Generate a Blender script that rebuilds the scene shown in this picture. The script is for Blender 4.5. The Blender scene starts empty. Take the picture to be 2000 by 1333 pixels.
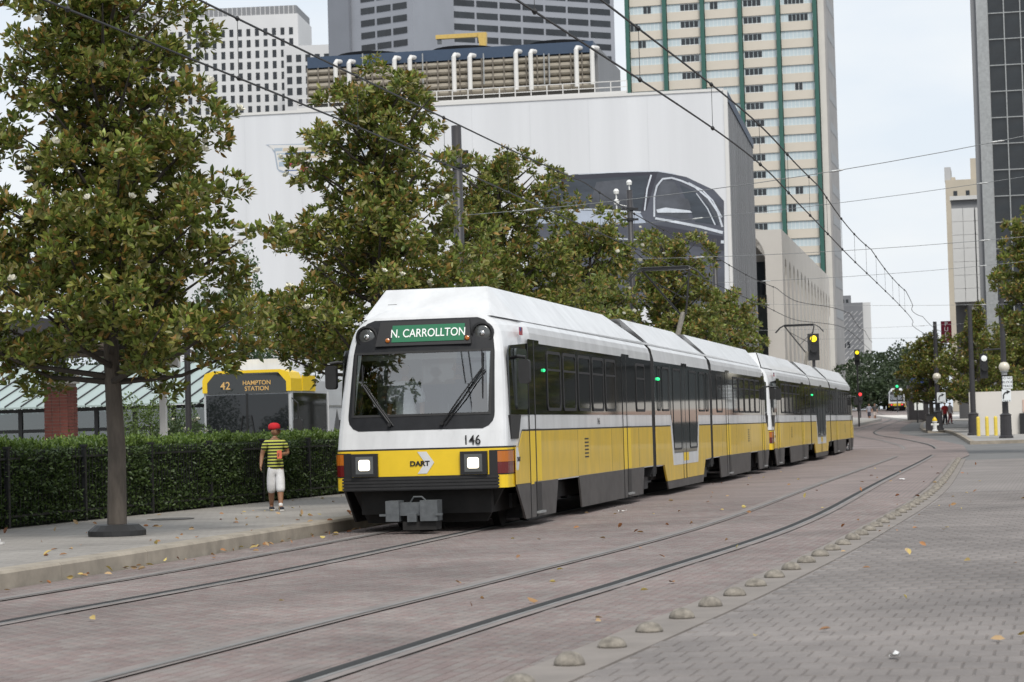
import bpy, bmesh, math, random
import numpy as np
from mathutils import Vector, Matrix
R = math.radians
SC = bpy.context.scene
COL = SC.collection
# ------------------------------------------------------------------ camera
F = 4490.0                       # focal length in pixels of a 2000 px wide frame
ROLL, PITCH, CAMZ = R(1.592), math.atan((839 - 666.5) / F), 1.5
_f = Vector((0, math.cos(PITCH), math.sin(PITCH)))
_u0 = Vector((0, -math.sin(PITCH), math.cos(PITCH)))
_x0 = Vector((1, 0, 0))
_r = _x0 * math.cos(ROLL) - _u0 * math.sin(ROLL)
_u = _x0 * math.sin(ROLL) + _u0 * math.cos(ROLL)
CAM = Vector((0, 0, CAMZ))
cd = bpy.data.cameras.new('camera')
cam = bpy.data.objects.new('camera', cd); COL.objects.link(cam)
cam.matrix_world = Matrix(((_r.x, _u.x, -_f.x, 0), (_r.y, _u.y, -_f.y, 0), (_r.z, _u.z, -_f.z, CAMZ), (0, 0, 0, 1)))
cd.sensor_width = 36; cd.lens = F / 2000 * 36; cd.clip_end = 5000; cd.clip_start = .5
cd.dof.use_dof = True; cd.dof.focus_distance = 35; cd.dof.aperture_fstop = 5.0
SC.camera = cam
# ------------------------------------------------------------------ world: thin bright overcast
wd = bpy.data.worlds.new('World'); SC.world = wd; wd.use_nodes = True
nt = wd.node_tree; nt.nodes.clear()
SUN_EL, SUN_AZ = R(52), R(165)     # from behind the camera, a little right
sky = nt.nodes.new('ShaderNodeTexSky'); sky.sky_type = 'NISHITA'; sky.sun_disc = False
sky.sun_elevation = SUN_EL; sky.sun_rotation = SUN_AZ; sky.air_density = 1.2; sky.dust_density = 3
bg1 = nt.nodes.new('ShaderNodeBackground'); bg1.inputs[1].default_value = .1
nt.links.new(sky.outputs[0], bg1.inputs[0])
tc = nt.nodes.new('ShaderNodeTexCoord')
mp = nt.nodes.new('ShaderNodeMapping'); mp.inputs['Scale'].default_value = (1.0, 1.0, 2.6)
nz = nt.nodes.new('ShaderNodeTexNoise'); nz.inputs['Scale'].default_value = 5.0; nz.inputs['Detail'].default_value = 5; nz.inputs['Roughness'].default_value = .55
rp = nt.nodes.new('ShaderNodeValToRGB')
rp.color_ramp.elements[0].position = .38; rp.color_ramp.elements[0].color = (.80, .87, .95, 1)
rp.color_ramp.elements[1].position = .62; rp.color_ramp.elements[1].color = (.92, .95, .98, 1)
bg2 = nt.nodes.new('ShaderNodeBackground'); bg2.inputs[1].default_value = .98
mx = nt.nodes.new('ShaderNodeMixShader'); mx.inputs[0].default_value = .88
wo = nt.nodes.new('ShaderNodeOutputWorld')
nt.links.new(tc.outputs['Generated'], mp.inputs[0]); nt.links.new(mp.outputs[0], nz.inputs['Vector'])
nt.links.new(nz.outputs[0], rp.inputs[0]); nt.links.new(rp.outputs[0], bg2.inputs[0])
nt.links.new(bg1.outputs[0], mx.inputs[1]); nt.links.new(bg2.outputs[0], mx.inputs[2]); nt.links.new(mx.outputs[0], wo.inputs[0])
sl = bpy.data.lights.new('sun', 'SUN'); sl.energy = 2.4; sl.angle = R(18); sl.color = (1, .96, .9)
so = bpy.data.objects.new('sun', sl); COL.objects.link(so)
sd = Vector((math.sin(SUN_AZ) * math.cos(SUN_EL), math.cos(SUN_AZ) * math.cos(SUN_EL), math.sin(SUN_EL)))
so.rotation_euler = sd.to_track_quat('Z', 'Y').to_euler()
vs = SC.view_settings
vs.view_transform = 'Standard'; vs.look = 'None'; vs.exposure = .12; vs.gamma = 1; vs.use_curve_mapping = False

# ------------------------------------------------------------------ geometry helpers
def ray(px, py):
    a, b = (px - 1000) / F, -(py - 666.5) / F
    return (_f + _r * a + _u * b)
def P(px, py, Y):                 # the point that photograph pixel shows at depth Y
    d = ray(px, py); return CAM + d * (Y / d.y)
def zg(Y): return max(0.0, .0098 * (Y - 95))
class MB:
    def __init__(s): s.v = []; s.f = []; s.m = []
    def add(s, vs, fs, m=0):
        o = len(s.v); s.v += [tuple(v) for v in vs]
        for f in fs: s.f.append([i + o for i in f]); s.m.append(m)
        return s
    def box(s, x0, x1, y0, y1, z0, z1, m=0):
        return s.add([(x0, y0, z0), (x1, y0, z0), (x1, y1, z0), (x0, y1, z0), (x0, y0, z1), (x1, y0, z1), (x1, y1, z1), (x0, y1, z1)],
                     [(0, 3, 2, 1), (4, 5, 6, 7), (0, 1, 5, 4), (1, 2, 6, 5), (2, 3, 7, 6), (3, 0, 4, 7)], m)
    def prism(s, poly, f0, f1, m=0):          # poly: 2-D points; f0, f1 map (a, b) to 3-D for the two ends
        n = len(poly); vs = [f0(*p) for p in poly] + [f1(*p) for p in poly]
        return s.add(vs, [list(range(n))[::-1], list(range(n, 2 * n))] + [(i, (i + 1) % n, n + (i + 1) % n, n + i) for i in range(n)], m)
    def tube(s, pts, r, n=8, m=0, cap=True):
        pts = [Vector(p) for p in pts]; k = len(pts)
        rs = r if isinstance(r, (list, tuple)) else [r] * k
        vs = []; ref = None
        for i, p in enumerate(pts):
            t = (pts[min(i + 1, k - 1)] - pts[max(i - 1, 0)]).normalized()
            if ref is None: ref = t.orthogonal().normalized()
            a = (ref - t * ref.dot(t)); a = a.normalized() if a.length > 1e-6 else t.orthogonal().normalized()
            ref = a; b = t.cross(a)
            for j in range(n):
                w = 2 * math.pi * j / n; vs.append(p + (a * math.cos(w) + b * math.sin(w)) * rs[i])
        fs = [(i * n + j, i * n + (j + 1) % n, (i + 1) * n + (j + 1) % n, (i + 1) * n + j) for i in range(k - 1) for j in range(n)]
        if cap: fs += [list(range(n))[::-1], [(k - 1) * n + j for j in range(n)]]
        return s.add(vs, fs, m)
    def lathe(s, prof, c=(0, 0, 0), n=16, m=0, axis='z'):
        vs = []
        for r, h in prof:
            for j in range(n):
                w = 2 * math.pi * j / n; x, y = r * math.cos(w), r * math.sin(w)
                vs.append((c[0] + x, c[1] + y, c[2] + h) if axis == 'z' else (c[0] + x, c[1] - h, c[2] + y) if axis == 'y' else (c[0] + h, c[1] + x, c[2] + y))
        k = len(prof)
        fs = [(i * n + j, i * n + (j + 1) % n, (i + 1) * n + (j + 1) % n, (i + 1) * n + j) for i in range(k - 1) for j in range(n)]
        fs += [list(range(n))[::-1], [(k - 1) * n + j for j in range(n)]]
        return s.add(vs, fs, m)
    def grid(s, rows, m=0, flip=False):       # rows of points
        n = len(rows[0]); vs = [p for r_ in rows for p in r_]
        fs = [(i * n + j, i * n + j + 1, (i + 1) * n + j + 1, (i + 1) * n + j) for i in range(len(rows) - 1) for j in range(n - 1)]
        return s.add(vs, [f[::-1] for f in fs] if flip else fs, m)
    def mesh(s, name, mats, smooth=False):
        me = bpy.data.meshes.new(name); me.from_pydata(s.v, [], s.f)
        for mt in (mats if isinstance(mats, (list, tuple)) else [mats]): me.materials.append(mt)
        me.polygons.foreach_set('material_index', s.m)
        if smooth: me.polygons.foreach_set('use_smooth', [True] * len(s.f))
        me.update(); return me
    def build(s, name, mats, parent=None, loc=None, rz=0, smooth=False, fix=True):
        me = s.mesh(name, mats, smooth)
        if fix:
            bm = bmesh.new(); bm.from_mesh(me); bmesh.ops.recalc_face_normals(bm, faces=bm.faces); bm.to_mesh(me); bm.free()
        return obj(name, me, parent, loc, rz)
def obj(name, me, parent=None, loc=None, rz=0):
    o = bpy.data.objects.new(name, me); COL.objects.link(o); o.parent = parent
    if loc is not None: o.location = loc
    if rz: o.rotation_euler[2] = rz
    return o
def np_mesh(name, V, faces, mat, col=None):
    me = bpy.data.meshes.new(name); k = faces.shape[1]; n = len(faces)
    me.vertices.add(len(V)); me.vertices.foreach_set('co', V.astype(np.float32).ravel())
    me.loops.add(n * k); me.loops.foreach_set('vertex_index', faces.astype(np.int32).ravel())
    me.polygons.add(n); me.polygons.foreach_set('loop_start', np.arange(0, n * k, k, dtype=np.int32))
    if col is not None:
        a = me.color_attributes.new('tint', 'FLOAT_COLOR', 'POINT'); a.data.foreach_set('color', col.astype(np.float32).ravel())
    me.materials.append(mat); me.update(calc_edges=True); me.validate(); return me
def tag(o, label=None, cat=None, group=None, kind=None):
    if label: o['label'] = label
    if cat: o['category'] = cat
    if group: o['group'] = group
    if kind: o['kind'] = kind
    return o
def thing(name, label, cat, loc=(0, 0, 0), rz=0, group=None):
    o = obj(name, None, None, loc, rz); return tag(o, label, cat, group)
def copy_tree(o, parent=None):
    c = o.copy(); COL.objects.link(c); c.parent = parent
    for ch in list(o.children): copy_tree(ch, c)
    return c
def text_mesh(s, size, mat, ext=.004, align='CENTER', sx=1.0, bold=0.0):
    cu = bpy.data.curves.new('t', 'FONT'); cu.body = s; cu.size = size; cu.extrude = ext; cu.align_x = align; cu.align_y = 'CENTER'; cu.offset = bold
    o = bpy.data.objects.new('t', cu); COL.objects.link(o)
    dg = bpy.context.evaluated_depsgraph_get(); me = bpy.data.meshes.new_from_object(o.evaluated_get(dg))
    bpy.data.objects.remove(o); me.materials.clear(); me.materials.append(mat)
    me.transform(Matrix.Rotation(R(90), 4, 'X') @ Matrix.Diagonal((sx, 1, 1, 1)))   # stands in the xz plane, faces -y
    return me
# ------------------------------------------------------------------ materials
MATS = {}
def mat(name, c, rough=.6, metal=0, var=0, scale=6, bump=0, spec=.5, emit=None, es=1, coat=0, stretch=(1, 1, 1), c2=None):
    if name in MATS: return MATS[name]
    m = bpy.data.materials.new(name); m.use_nodes = True; t = m.node_tree; b = t.nodes['Principled BSDF']
    b.inputs['Base Color'].default_value = (*c, 1); b.inputs['Roughness'].default_value = rough; b.inputs['Metallic'].default_value = metal
    b.inputs['Specular IOR Level'].default_value = spec; b.inputs['Coat Weight'].default_value = coat
    if emit: b.inputs['Emission Color'].default_value = (*emit, 1); b.inputs['Emission Strength'].default_value = es
    if var or bump:
        tc = t.nodes.new('ShaderNodeTexCoord'); mp = t.nodes.new('ShaderNodeMapping'); mp.inputs['Scale'].default_value = stretch
        n = t.nodes.new('ShaderNodeTexNoise'); n.inputs['Scale'].default_value = scale; n.inputs['Detail'].default_value = 6; n.inputs['Roughness'].default_value = .6
        t.links.new(tc.outputs['Object'], mp.inputs[0]); t.links.new(mp.outputs[0], n.inputs['Vector'])
        if var:
            r = t.nodes.new('ShaderNodeValToRGB'); k = c2 or tuple(x * (1 - var) for x in c)
            r.color_ramp.elements[0].position = .3; r.color_ramp.elements[0].color = (*k, 1)
            r.color_ramp.elements[1].position = .7; r.color_ramp.elements[1].color = (*[min(1, x * (1 + var * .35)) for x in c], 1)
            t.links.new(n.outputs[0], r.inputs[0]); t.links.new(r.outputs[0], b.inputs['Base Color'])
        if bump:
            bp = t.nodes.new('ShaderNodeBump'); bp.inputs['Strength'].default_value = bump; bp.inputs['Distance'].default_value = .02
            t.links.new(n.outputs[0], bp.inputs['Height']); t.links.new(bp.outputs[0], b.inputs['Normal'])
    MATS[name] = m; return m
def brick_mat(name, ca, cb, mortar, bw, bh, rot=0, big=.35, rough=.8, msize=.012):
    m = bpy.data.materials.new(name); m.use_nodes = True; t = m.node_tree; b = t.nodes['Principled BSDF']; L = t.links.new
    tc = t.nodes.new('ShaderNodeTexCoord'); mp = t.nodes.new('ShaderNodeMapping'); mp.inputs['Rotation'].default_value = (0, 0, rot)
    br = t.nodes.new('ShaderNodeTexBrick'); br.inputs['Scale'].default_value = 1; br.inputs['Brick Width'].default_value = bw; br.inputs['Row Height'].default_value = bh
    br.inputs['Mortar Size'].default_value = msize; br.inputs['Color1'].default_value = (*ca, 1); br.inputs['Color2'].default_value = (*cb, 1); br.inputs['Mortar'].default_value = (*mortar, 1)
    n = t.nodes.new('ShaderNodeTexNoise'); n.inputs['Scale'].default_value = big; n.inputs['Detail'].default_value = 7; n.inputs['Roughness'].default_value = .65
    mr = t.nodes.new('ShaderNodeMapRange'); mr.inputs[1].default_value = .3; mr.inputs[2].default_value = .7; mr.inputs[3].default_value = .72; mr.inputs[4].default_value = 1.15
    mu = t.nodes.new('ShaderNodeMix'); mu.data_type = 'RGBA'; mu.blend_type = 'MULTIPLY'; mu.inputs[0].default_value = 1
    L(tc.outputs['Object'], mp.inputs[0]); L(mp.outputs[0], br.inputs['Vector']); L(tc.outputs['Object'], n.inputs['Vector']); L(n.outputs[0], mr.inputs[0])
    L(br.outputs[0], mu.inputs[6]); L(mr.outputs[0], mu.inputs[7]); L(mu.outputs[2], b.inputs['Base Color']); b.inputs['Roughness'].default_value = rough
    bp = t.nodes.new('ShaderNodeBump'); bp.inputs['Strength'].default_value = .4; bp.inputs['Distance'].default_value = .01; bp.invert = True
    L(br.outputs['Fac'], bp.inputs['Height']); L(bp.outputs[0], b.inputs['Normal']); return m
def piece_mat(name, cols, big=.35, rough=.8, speck=60):       # each object or island its own tone, stains across the whole surface
    m = bpy.data.materials.new(name); m.use_nodes = True; t = m.node_tree; b = t.nodes['Principled BSDF']; L = t.links.new
    g = t.nodes.new('ShaderNodeNewGeometry'); oi = t.nodes.new('ShaderNodeObjectInfo'); ad = t.nodes.new('ShaderNodeMath'); ad.operation = 'ADD'
    fr = t.nodes.new('ShaderNodeMath'); fr.operation = 'FRACT'
    L(g.outputs['Random Per Island'], ad.inputs[0]); L(oi.outputs['Random'], ad.inputs[1]); L(ad.outputs[0], fr.inputs[0])
    r = t.nodes.new('ShaderNodeValToRGB'); els = r.color_ramp.elements
    for i, c in enumerate(cols):
        e = els[i] if i < 2 else els.new(0); e.position = i / (len(cols) - 1); e.color = (*c, 1)
    L(fr.outputs[0], r.inputs[0])
    out = r.outputs[0]
    for sc, lo, hi in ((big, .66, 1.22), (big * 5, .84, 1.1), (speck, .82, 1.1)):
        n = t.nodes.new('ShaderNodeTexNoise'); n.inputs['Scale'].default_value = sc; n.inputs['Detail'].default_value = 6; n.inputs['Roughness'].default_value = .65
        L(g.outputs['Position'], n.inputs['Vector'])
        mr = t.nodes.new('ShaderNodeMapRange'); mr.inputs[1].default_value = .3; mr.inputs[2].default_value = .7; mr.inputs[3].default_value = lo; mr.inputs[4].default_value = hi
        mu = t.nodes.new('ShaderNodeMix'); mu.data_type = 'RGBA'; mu.blend_type = 'MULTIPLY'; mu.inputs[0].default_value = 1
        L(n.outputs[0], mr.inputs[0]); L(out, mu.inputs[6]); L(mr.outputs[0], mu.inputs[7]); out = mu.outputs[2]
    L(out, b.inputs['Base Color']); b.inputs['Roughness'].default_value = rough; return m
def leaf_mat(name, under, rough=.35, trans=.12):
    m = bpy.data.materials.new(name); m.use_nodes = True; t = m.node_tree; b = t.nodes['Principled BSDF']; L = t.links.new
    at = t.nodes.new('ShaderNodeAttribute'); at.attribute_name = 'tint'; g = t.nodes.new('ShaderNodeNewGeometry')
    mx = t.nodes.new('ShaderNodeMix'); mx.data_type = 'RGBA'; mx.inputs[7].default_value = (*under, 1)
    ml = t.nodes.new('ShaderNodeMath'); ml.operation = 'MULTIPLY'; ml.inputs[1].default_value = .45
    L(g.outputs['Backfacing'], ml.inputs[0]); L(ml.outputs[0], mx.inputs[0]); L(at.outputs[0], mx.inputs[6]); L(mx.outputs[2], b.inputs['Base Color'])
    b.inputs['Roughness'].default_value = rough
    tr = t.nodes.new('ShaderNodeBsdfTranslucent'); L(at.outputs[0], tr.inputs[0]); ms = t.nodes.new('ShaderNodeMixShader'); ms.inputs[0].default_value = trans
    L(b.outputs[0], ms.inputs[1]); L(tr.outputs[0], ms.inputs[2]); L(ms.outputs[0], t.nodes['Material Output'].inputs[0]); return m
def glass_mat(name, tint, refl=.12, rough=.02):               # a thin pane: clear with a mirror share that grows at grazing angles
    m = bpy.data.materials.new(name); m.use_nodes = True; t = m.node_tree; t.nodes.remove(t.nodes['Principled BSDF']); L = t.links.new
    tr = t.nodes.new('ShaderNodeBsdfTransparent'); tr.inputs[0].default_value = (*tint, 1)
    gl = t.nodes.new('ShaderNodeBsdfGlossy'); gl.inputs['Roughness'].default_value = rough
    lw = t.nodes.new('ShaderNodeLayerWeight'); lw.inputs[0].default_value = .35
    mr = t.nodes.new('ShaderNodeMapRange'); mr.inputs[3].default_value = refl; mr.inputs[4].default_value = .95
    ms = t.nodes.new('ShaderNodeMixShader')
    L(lw.outputs['Fresnel'], mr.inputs[0]); L(mr.outputs[0], ms.inputs[0]); L(tr.outputs[0], ms.inputs[1]); L(gl.outputs[0], ms.inputs[2]); L(ms.outputs[0], t.nodes['Material Output'].inputs[0]); return m

M = dict(
 white=mat('white_paint', (.67, .68, .69), .35, var=.16, scale=2.5, coat=.2, stretch=(1, 1, .3)),
 yellow=mat('yellow_paint', (.70, .46, .025), .33, var=.22, scale=3, coat=.2, stretch=(1, 1, .35), c2=(.56, .385, .045)),
 yellow2=mat('bright_yellow_paint', (.82, .56, .02), .35, var=.05),
 skirt=mat('grey_skirt', (.075, .07, .068), .5, var=.35, scale=4),
 black=mat('black_paint', (.014, .014, .015), .45),
 rubber=mat('black_rubber', (.02, .02, .021), .7, var=.3),
 under=mat('dark_underframe', (.016, .015, .014), .8, var=.5, scale=5),
 bglass=mat('black_window_glass', (.012, .014, .013), .04, spec=.9),
 gglass=mat('grey_window_glass', (.045, .055, .055), .05, spec=1.0),
 fascia=mat('dark_grey_fascia', (.018, .019, .022), .5, spec=.25, var=.3, scale=6),
 wglass=glass_mat('windscreen_glass', (.80, .85, .85), .25),
 pane=glass_mat('clear_pane', (.45, .52, .5), .15),
 sign_green=mat('green_sign_face', (.010, .13, .06), .5, emit=(.01, .2, .09), es=.12),
 sign_white=mat('white_lettering', (.8, .82, .8), .5, emit=(.8, .85, .8), es=.1),
 lamp=mat('lit_headlamp', (.9, .9, .85), .3, emit=(1, .86, .6), es=1.5),
 lens=mat('lamp_lens', (.13, .135, .135), .15, metal=.5),
 chrome=mat('chrome', (.6, .6, .6), .2, metal=1),
 orange=mat('amber_lens', (.45, .13, .01), .2, coat=.5), red=mat('red_lens', (.12, .008, .008), .2, coat=.5),
 redlit=mat('lit_red_lamp', (.6, .02, .02), .3, emit=(1, .03, .03), es=2.5),
 grn=mat('lit_green', (.02, .4, .2), .3, emit=(.03, .9, .25), es=1.5),
 ylit=mat('lit_yellow_lamp', (.8, .6, .02), .3, emit=(1, .75, .02), es=1.2),
 orglit=mat('lit_orange_hand', (.8, .15, .02), .3, emit=(1, .18, .04), es=2),
 steel=mat('grey_steel', (.13, .14, .147), .45, metal=.3, var=.25, scale=12),
 galv=mat('galvanised', (.36, .37, .37), .5, metal=.4, var=.2),
 pole=mat('charcoal_pole_paint', (.035, .033, .036), .45, var=.2, scale=3),
 wire=mat('dark_cable', (.02, .02, .021), .6),
 porcelain=mat('white_porcelain', (.75, .75, .73), .25),
 conc=mat('concrete', (.34, .325, .30), .85, var=.25, scale=2.2, bump=.15),
 curb=mat('kerb_concrete', (.33, .29, .235), .9, var=.35, scale=2.5, bump=.2),
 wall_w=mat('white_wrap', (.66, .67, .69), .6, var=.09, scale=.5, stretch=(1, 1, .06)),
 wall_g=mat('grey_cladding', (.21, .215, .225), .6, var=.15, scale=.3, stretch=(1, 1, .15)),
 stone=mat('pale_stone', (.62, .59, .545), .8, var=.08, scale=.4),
 cream=mat('cream_spandrel', (.60, .545, .465), .7, var=.06, scale=.2),
 blind=mat('pale_blue_glazing', (.50, .58, .61), .3, var=.10, scale=.35),
 dwin=piece_mat('dark_office_glass', [(.022, .026, .032), (.035, .042, .05), (.03, .036, .044), (.10, .115, .13), (.028, .034, .04)], .15, .12, 2),
 gfin=mat('green_fin', (.03, .11, .088), .5, var=.1),
 tower_w=mat('white_tower_concrete', (.62, .62, .62), .8, var=.05, scale=.1),
 tower_g=mat('blue_grey_cladding', (.29, .305, .34), .6, var=.08, scale=.1),
 tower_gd=mat('darker_grey_cladding', (.20, .212, .24), .6, var=.08, scale=.1),
 navy=mat('navy_band', (.035, .06, .105), .5, var=.1), khaki=mat('khaki_panel', (.30, .27, .22), .8, var=.15, scale=1.5),
 pipe_w=mat('white_pipe', (.64, .63, .61), .5), ycrane=mat('yellow_crane_paint', (.62, .43, .12), .5, var=.15),
 bark=mat('bark', (.105, .088, .072), .9, var=.45, scale=9, bump=.6, stretch=(1, 1, .25)),
 bark2=mat('twig_bark', (.05, .042, .034), .9),
 petal=mat('cream_petal', (.80, .78, .66), .5), skin=mat('brown_skin', (.30, .155, .09), .5, var=.08), hair=mat('black_hair', (.012, .010, .009), .6),
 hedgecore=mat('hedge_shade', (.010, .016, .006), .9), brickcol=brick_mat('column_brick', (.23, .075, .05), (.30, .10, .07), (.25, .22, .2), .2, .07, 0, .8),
 aqua=mat('aqua_roof_metal', (.33, .40, .385), .4, var=.12, scale=.5), canopy=mat('brown_corrugated', (.15, .115, .09), .6, var=.15),
 leaf=leaf_mat('magnolia_leaf', (.16, .085, .03), .45, .14), hleaf=leaf_mat('hedge_leaf', (.03, .05, .012), .5, .2),
)
# ------------------------------------------------------------------ paths on the ground
def catmull(pts, step=1.0):
    pts = [Vector((p[0], p[1])) for p in pts]; out = []
    for i in range(len(pts) - 1):
        p0 = pts[max(i - 1, 0)]; p1 = pts[i]; p2 = pts[i + 1]; p3 = pts[min(i + 2, len(pts) - 1)]
        n = max(1, int((p2 - p1).length / step))
        for k in range(n):
            t = k / n
            out.append(.5 * ((2 * p1) + (p2 - p0) * t + (2 * p0 - 5 * p1 + 4 * p2 - p3) * t * t + (3 * p1 - p0 - 3 * p2 + p3) * t ** 3))
    out.append(pts[-1]); return out
def offset(path, d):              # d > 0 to the right of travel
    out = []
    for i, p in enumerate(path):
        t = (path[min(i + 1, len(path) - 1)] - path[max(i - 1, 0)]).normalized()
        out.append(p + Vector((t.y, -t.x)) * d)
    return out
def ribbon(mb, path, a, b, z, m=0, thick=0):
    A, B = offset(path, a), offset(path, b)
    rows = [[(p.x, p.y, zg(p.y) + z), (q.x, q.y, zg(q.y) + z)] for p, q in zip(A, B)]
    mb.grid(rows, m)
    if thick:
        mb.grid([[(p.x, p.y, zg(p.y) + z - thick), (p.x, p.y, zg(p.y) + z)] for p in A], m)
        mb.grid([[(p.x, p.y, zg(p.y) + z), (p.x, p.y, zg(p.y) + z - thick)] for p in B], m)
    return mb
ANG = R(12.2)                                             # the street's heading, right of straight ahead
DIR = Vector((math.sin(ANG), math.cos(ANG))); NRM = Vector((math.cos(ANG), -math.sin(ANG)))
TR0 = Vector((-1.42, 34.03))                              # nose of the front train, on its track
def on_l(y): return TR0 + DIR * ((y - TR0.y) / DIR.y)
left_track = catmull([(-7.55, 9), (-5.1, 18.9), (-3.3, 25.5), tuple(on_l(34)), tuple(on_l(60)), tuple(on_l(100)), (15.6, 112), (17.6, 130), (20.6, 155), (28.5, 190), (40.3, 250), (58.5, 375), (80, 500)])
right_track = catmull([(-3.4, 9), (-.76, 18.55), (.62, 23.3), (3.5, 34), (7.63, 53.2), (17.75, 101), (20.7, 124), (22.6, 148), (27.2, 175), (45.1, 267), (63.4, 375), (85, 500)])
kerb_l = catmull([(-9.6, 9.5), (-6.95, 18), (-5.33, 23.6), (-2.85, 34.9)] + [tuple(on_l(y) - NRM * 1.72) for y in (60, 100)] + [(9.5, 112), (10.5, 135), (12, 160)])
dome_path = catmull([(-1.6, 8), (.65, 15.7), (2.26, 21.4), (4.74, 31), (8.85, 48.5), (15.8, 82)])
# ------------------------------------------------------------------ the setting
gb = MB(); ys = [-30, 0, 40, 95, 130, 200, 300, 450, 700, 1200, 3000]
gb.grid([[(x, y, zg(min(y, 450)) - .02) for x in (-900, -100, 0, 100, 900)] for y in ys])
ground = tag(gb.build('ground', mat('asphalt_ground', (.16, .16, .158), .9, var=.2, scale=.4)), kind='structure')
BR = dict(big=.3)
street_m = brick_mat('street_brick_far', (.225, .17, .158), (.24, .195, .18), (.165, .148, .14), .2, .1, R(90) + ANG, .35)
sb = MB()
yy = [9, 12, 16, 20, 25, 30, 36, 42, 50, 60, 75, 90, 110, 130, 150, 175, 200, 250, 320, 420]
def xat(path, y):
    for a, b in zip(path, path[1:]):
        if a.y <= y <= b.y: return a.x + (b.x - a.x) * (y - a.y) / max(1e-6, b.y - a.y)
    return path[-1].x if y > path[-1].y else path[0].x
def sleft(y): return xat(kerb_l, y) + .05 if y < 130 else xat(left_track, y) - 5
def sright(y): return xat(dome_path, y) - .25 if y <= 82 else xat(right_track, y) + 2.2
sb.grid([[(sleft(y), y, zg(y)), ((sleft(y) + sright(y)) / 2, y, zg(y)), (sright(y), y, zg(y))] for y in yy])
street = tag(sb.build('brick_street', street_m), kind='structure')
plaza_m = brick_mat('plaza_paver_far', (.212, .19, .178), (.232, .209, .195), (.15, .136, .128), .165, .36, ANG + R(1.3), .35)
pz = MB()
pz.grid([[(xat(dome_path, y) + .25, y, 0), (xat(dome_path, y) + 9, y, 0), (xat(dome_path, y) + 30, y, 0)] for y in (8, 12, 16, 20, 25, 31, 40, 48, 60, 72, 80)])
plaza = tag(pz.build('paved_plaza', plaza_m), kind='structure')
# individual street bricks and plaza pavers
def pavers(parent, name, mt, ang, bl, bw, gap, inside, y1, h, run_across=False, near=300):
    """boxes of length bl along the heading and width bw; the nearest ones are objects, the rest one mesh"""
    d = Vector((math.sin(ang), math.cos(ang))); n = Vector((math.cos(ang), -math.sin(ang)))
    rng = random.Random(5); spots = []
    nu = int(60 / bl); nv = int(32 / bw)
    for i in range(nu):
        for j in range(-nv // 2, nv // 2):
            if run_across: u, v = 8 + i * bl, (j + .5 * (i % 2)) * bw
            else: u, v = 8 + (i + .5 * (j % 2)) * bl, j * bw
            c = d * u + n * v
            if c.y > y1 or c.y < 9: continue
            px = abs(c.x) / c.y
            if px > .27: continue
            if inside(c): spots.append(c)
    spots.sort(key=lambda c: c.y if c.y > 12.6 and abs(c.x) / c.y < .222 else 999)
    a, b = bl / 2 - gap / 2, bw / 2 - gap / 2; e = .006
    base = [(-b, -a, 0), (b, -a, 0), (b, a, 0), (-b, a, 0), (-b + e, -a + e, h), (b - e, -a + e, h), (b - e, a - e, h), (-b + e, a - e, h)]
    fs = [(4, 5, 6, 7), (0, 1, 5, 4), (1, 2, 6, 5), (2, 3, 7, 6), (3, 0, 4, 7)]
    me = MB().add(base, fs).mesh(name, mt)
    for c in spots[:near]:
        o = obj(name, me, parent, (c.x, c.y, rng.uniform(-.002, .001)), -ang + rng.uniform(-.006, .006))
    V = []; Fc = []
    B = np.array(base); rot = np.array([[n.x, n.y, 0], [d.x, d.y, 0], [0, 0, 1]])
    W = B @ rot; fa = np.array(fs)
    rest = spots[near:]
    off = np.array([[c.x, c.y, rng.uniform(-.002, .001)] for c in rest])
    V = (W[None] + off[:, None]).reshape(-1, 3); Fc = (fa[None] + 8 * np.arange(len(rest))[:, None, None]).reshape(-1, 4)
    o = obj(name + '_field', np_mesh(name, V, Fc, mt), parent); o['kind'] = 'stuff'
def near_rail(c, w):
    for tp in (left_track, right_track):
        for s in (-.7175, .7175):
            x = xat(tp, c.y) + s / math.cos(ANG)
            if abs(c.x - x) * .97 < w: return True
    return False
pavers(street, 'brick', piece_mat('street_brick', [(.205, .155, .145), (.24, .183, .17), (.22, .175, .163), (.255, .205, .19), (.225, .197, .183)]), R(14.2), .2, .1, .008,
       lambda c: sleft(c.y) + .14 < c.x < sright(c.y) + .0 and not near_rail(c, .155), 44, .008)
pavers(plaza, 'paver', piece_mat('plaza_paver', [(.195, .174, .163), (.225, .202, .188), (.245, .22, .204), (.21, .188, .176)]), R(13.5), .36, .165, .010,
       lambda c: c.x > xat(dome_path, c.y) + .31, 46, .009, run_across=True)
# rails set in concrete
rail_m = mat('rail_steel', (.20, .195, .19), .6, metal=.0, var=.3, scale=3); soft_m = mat('worn_groove', (.15, .14, .132), .8, var=.3, scale=2); groove_m = mat('flange_groove', (.012, .012, .012), .8)
band_m = mat('rail_concrete', (.215, .188, .176), .85, var=.25, scale=1.5)
def track(name, path, label):
    t = tag(obj(name, None), label, 'track')
    for s in (-.7175, .7175):
        q = ribbon(MB(), path, s - .14, s + .10, .012).build('concrete_band', band_m, t, fix=False)
        q = ribbon(MB(), path, s - .02, s + .02, .0145, 0, .004).build('rail', rail_m, t, fix=False)
        g0, g1 = (s + .031, s + .055) if s < 0 else (s - .12, s - .025)
        ribbon(MB(), path, g0, g1, .016).build('flange_groove', soft_m if s < 0 else groove_m, t, fix=False)
    return t
track('tram_track', left_track, 'rail track in the brick street under the two coupled trains')
track('tram_track', right_track, 'empty rail track in the brick street beside the row of domes')
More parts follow.
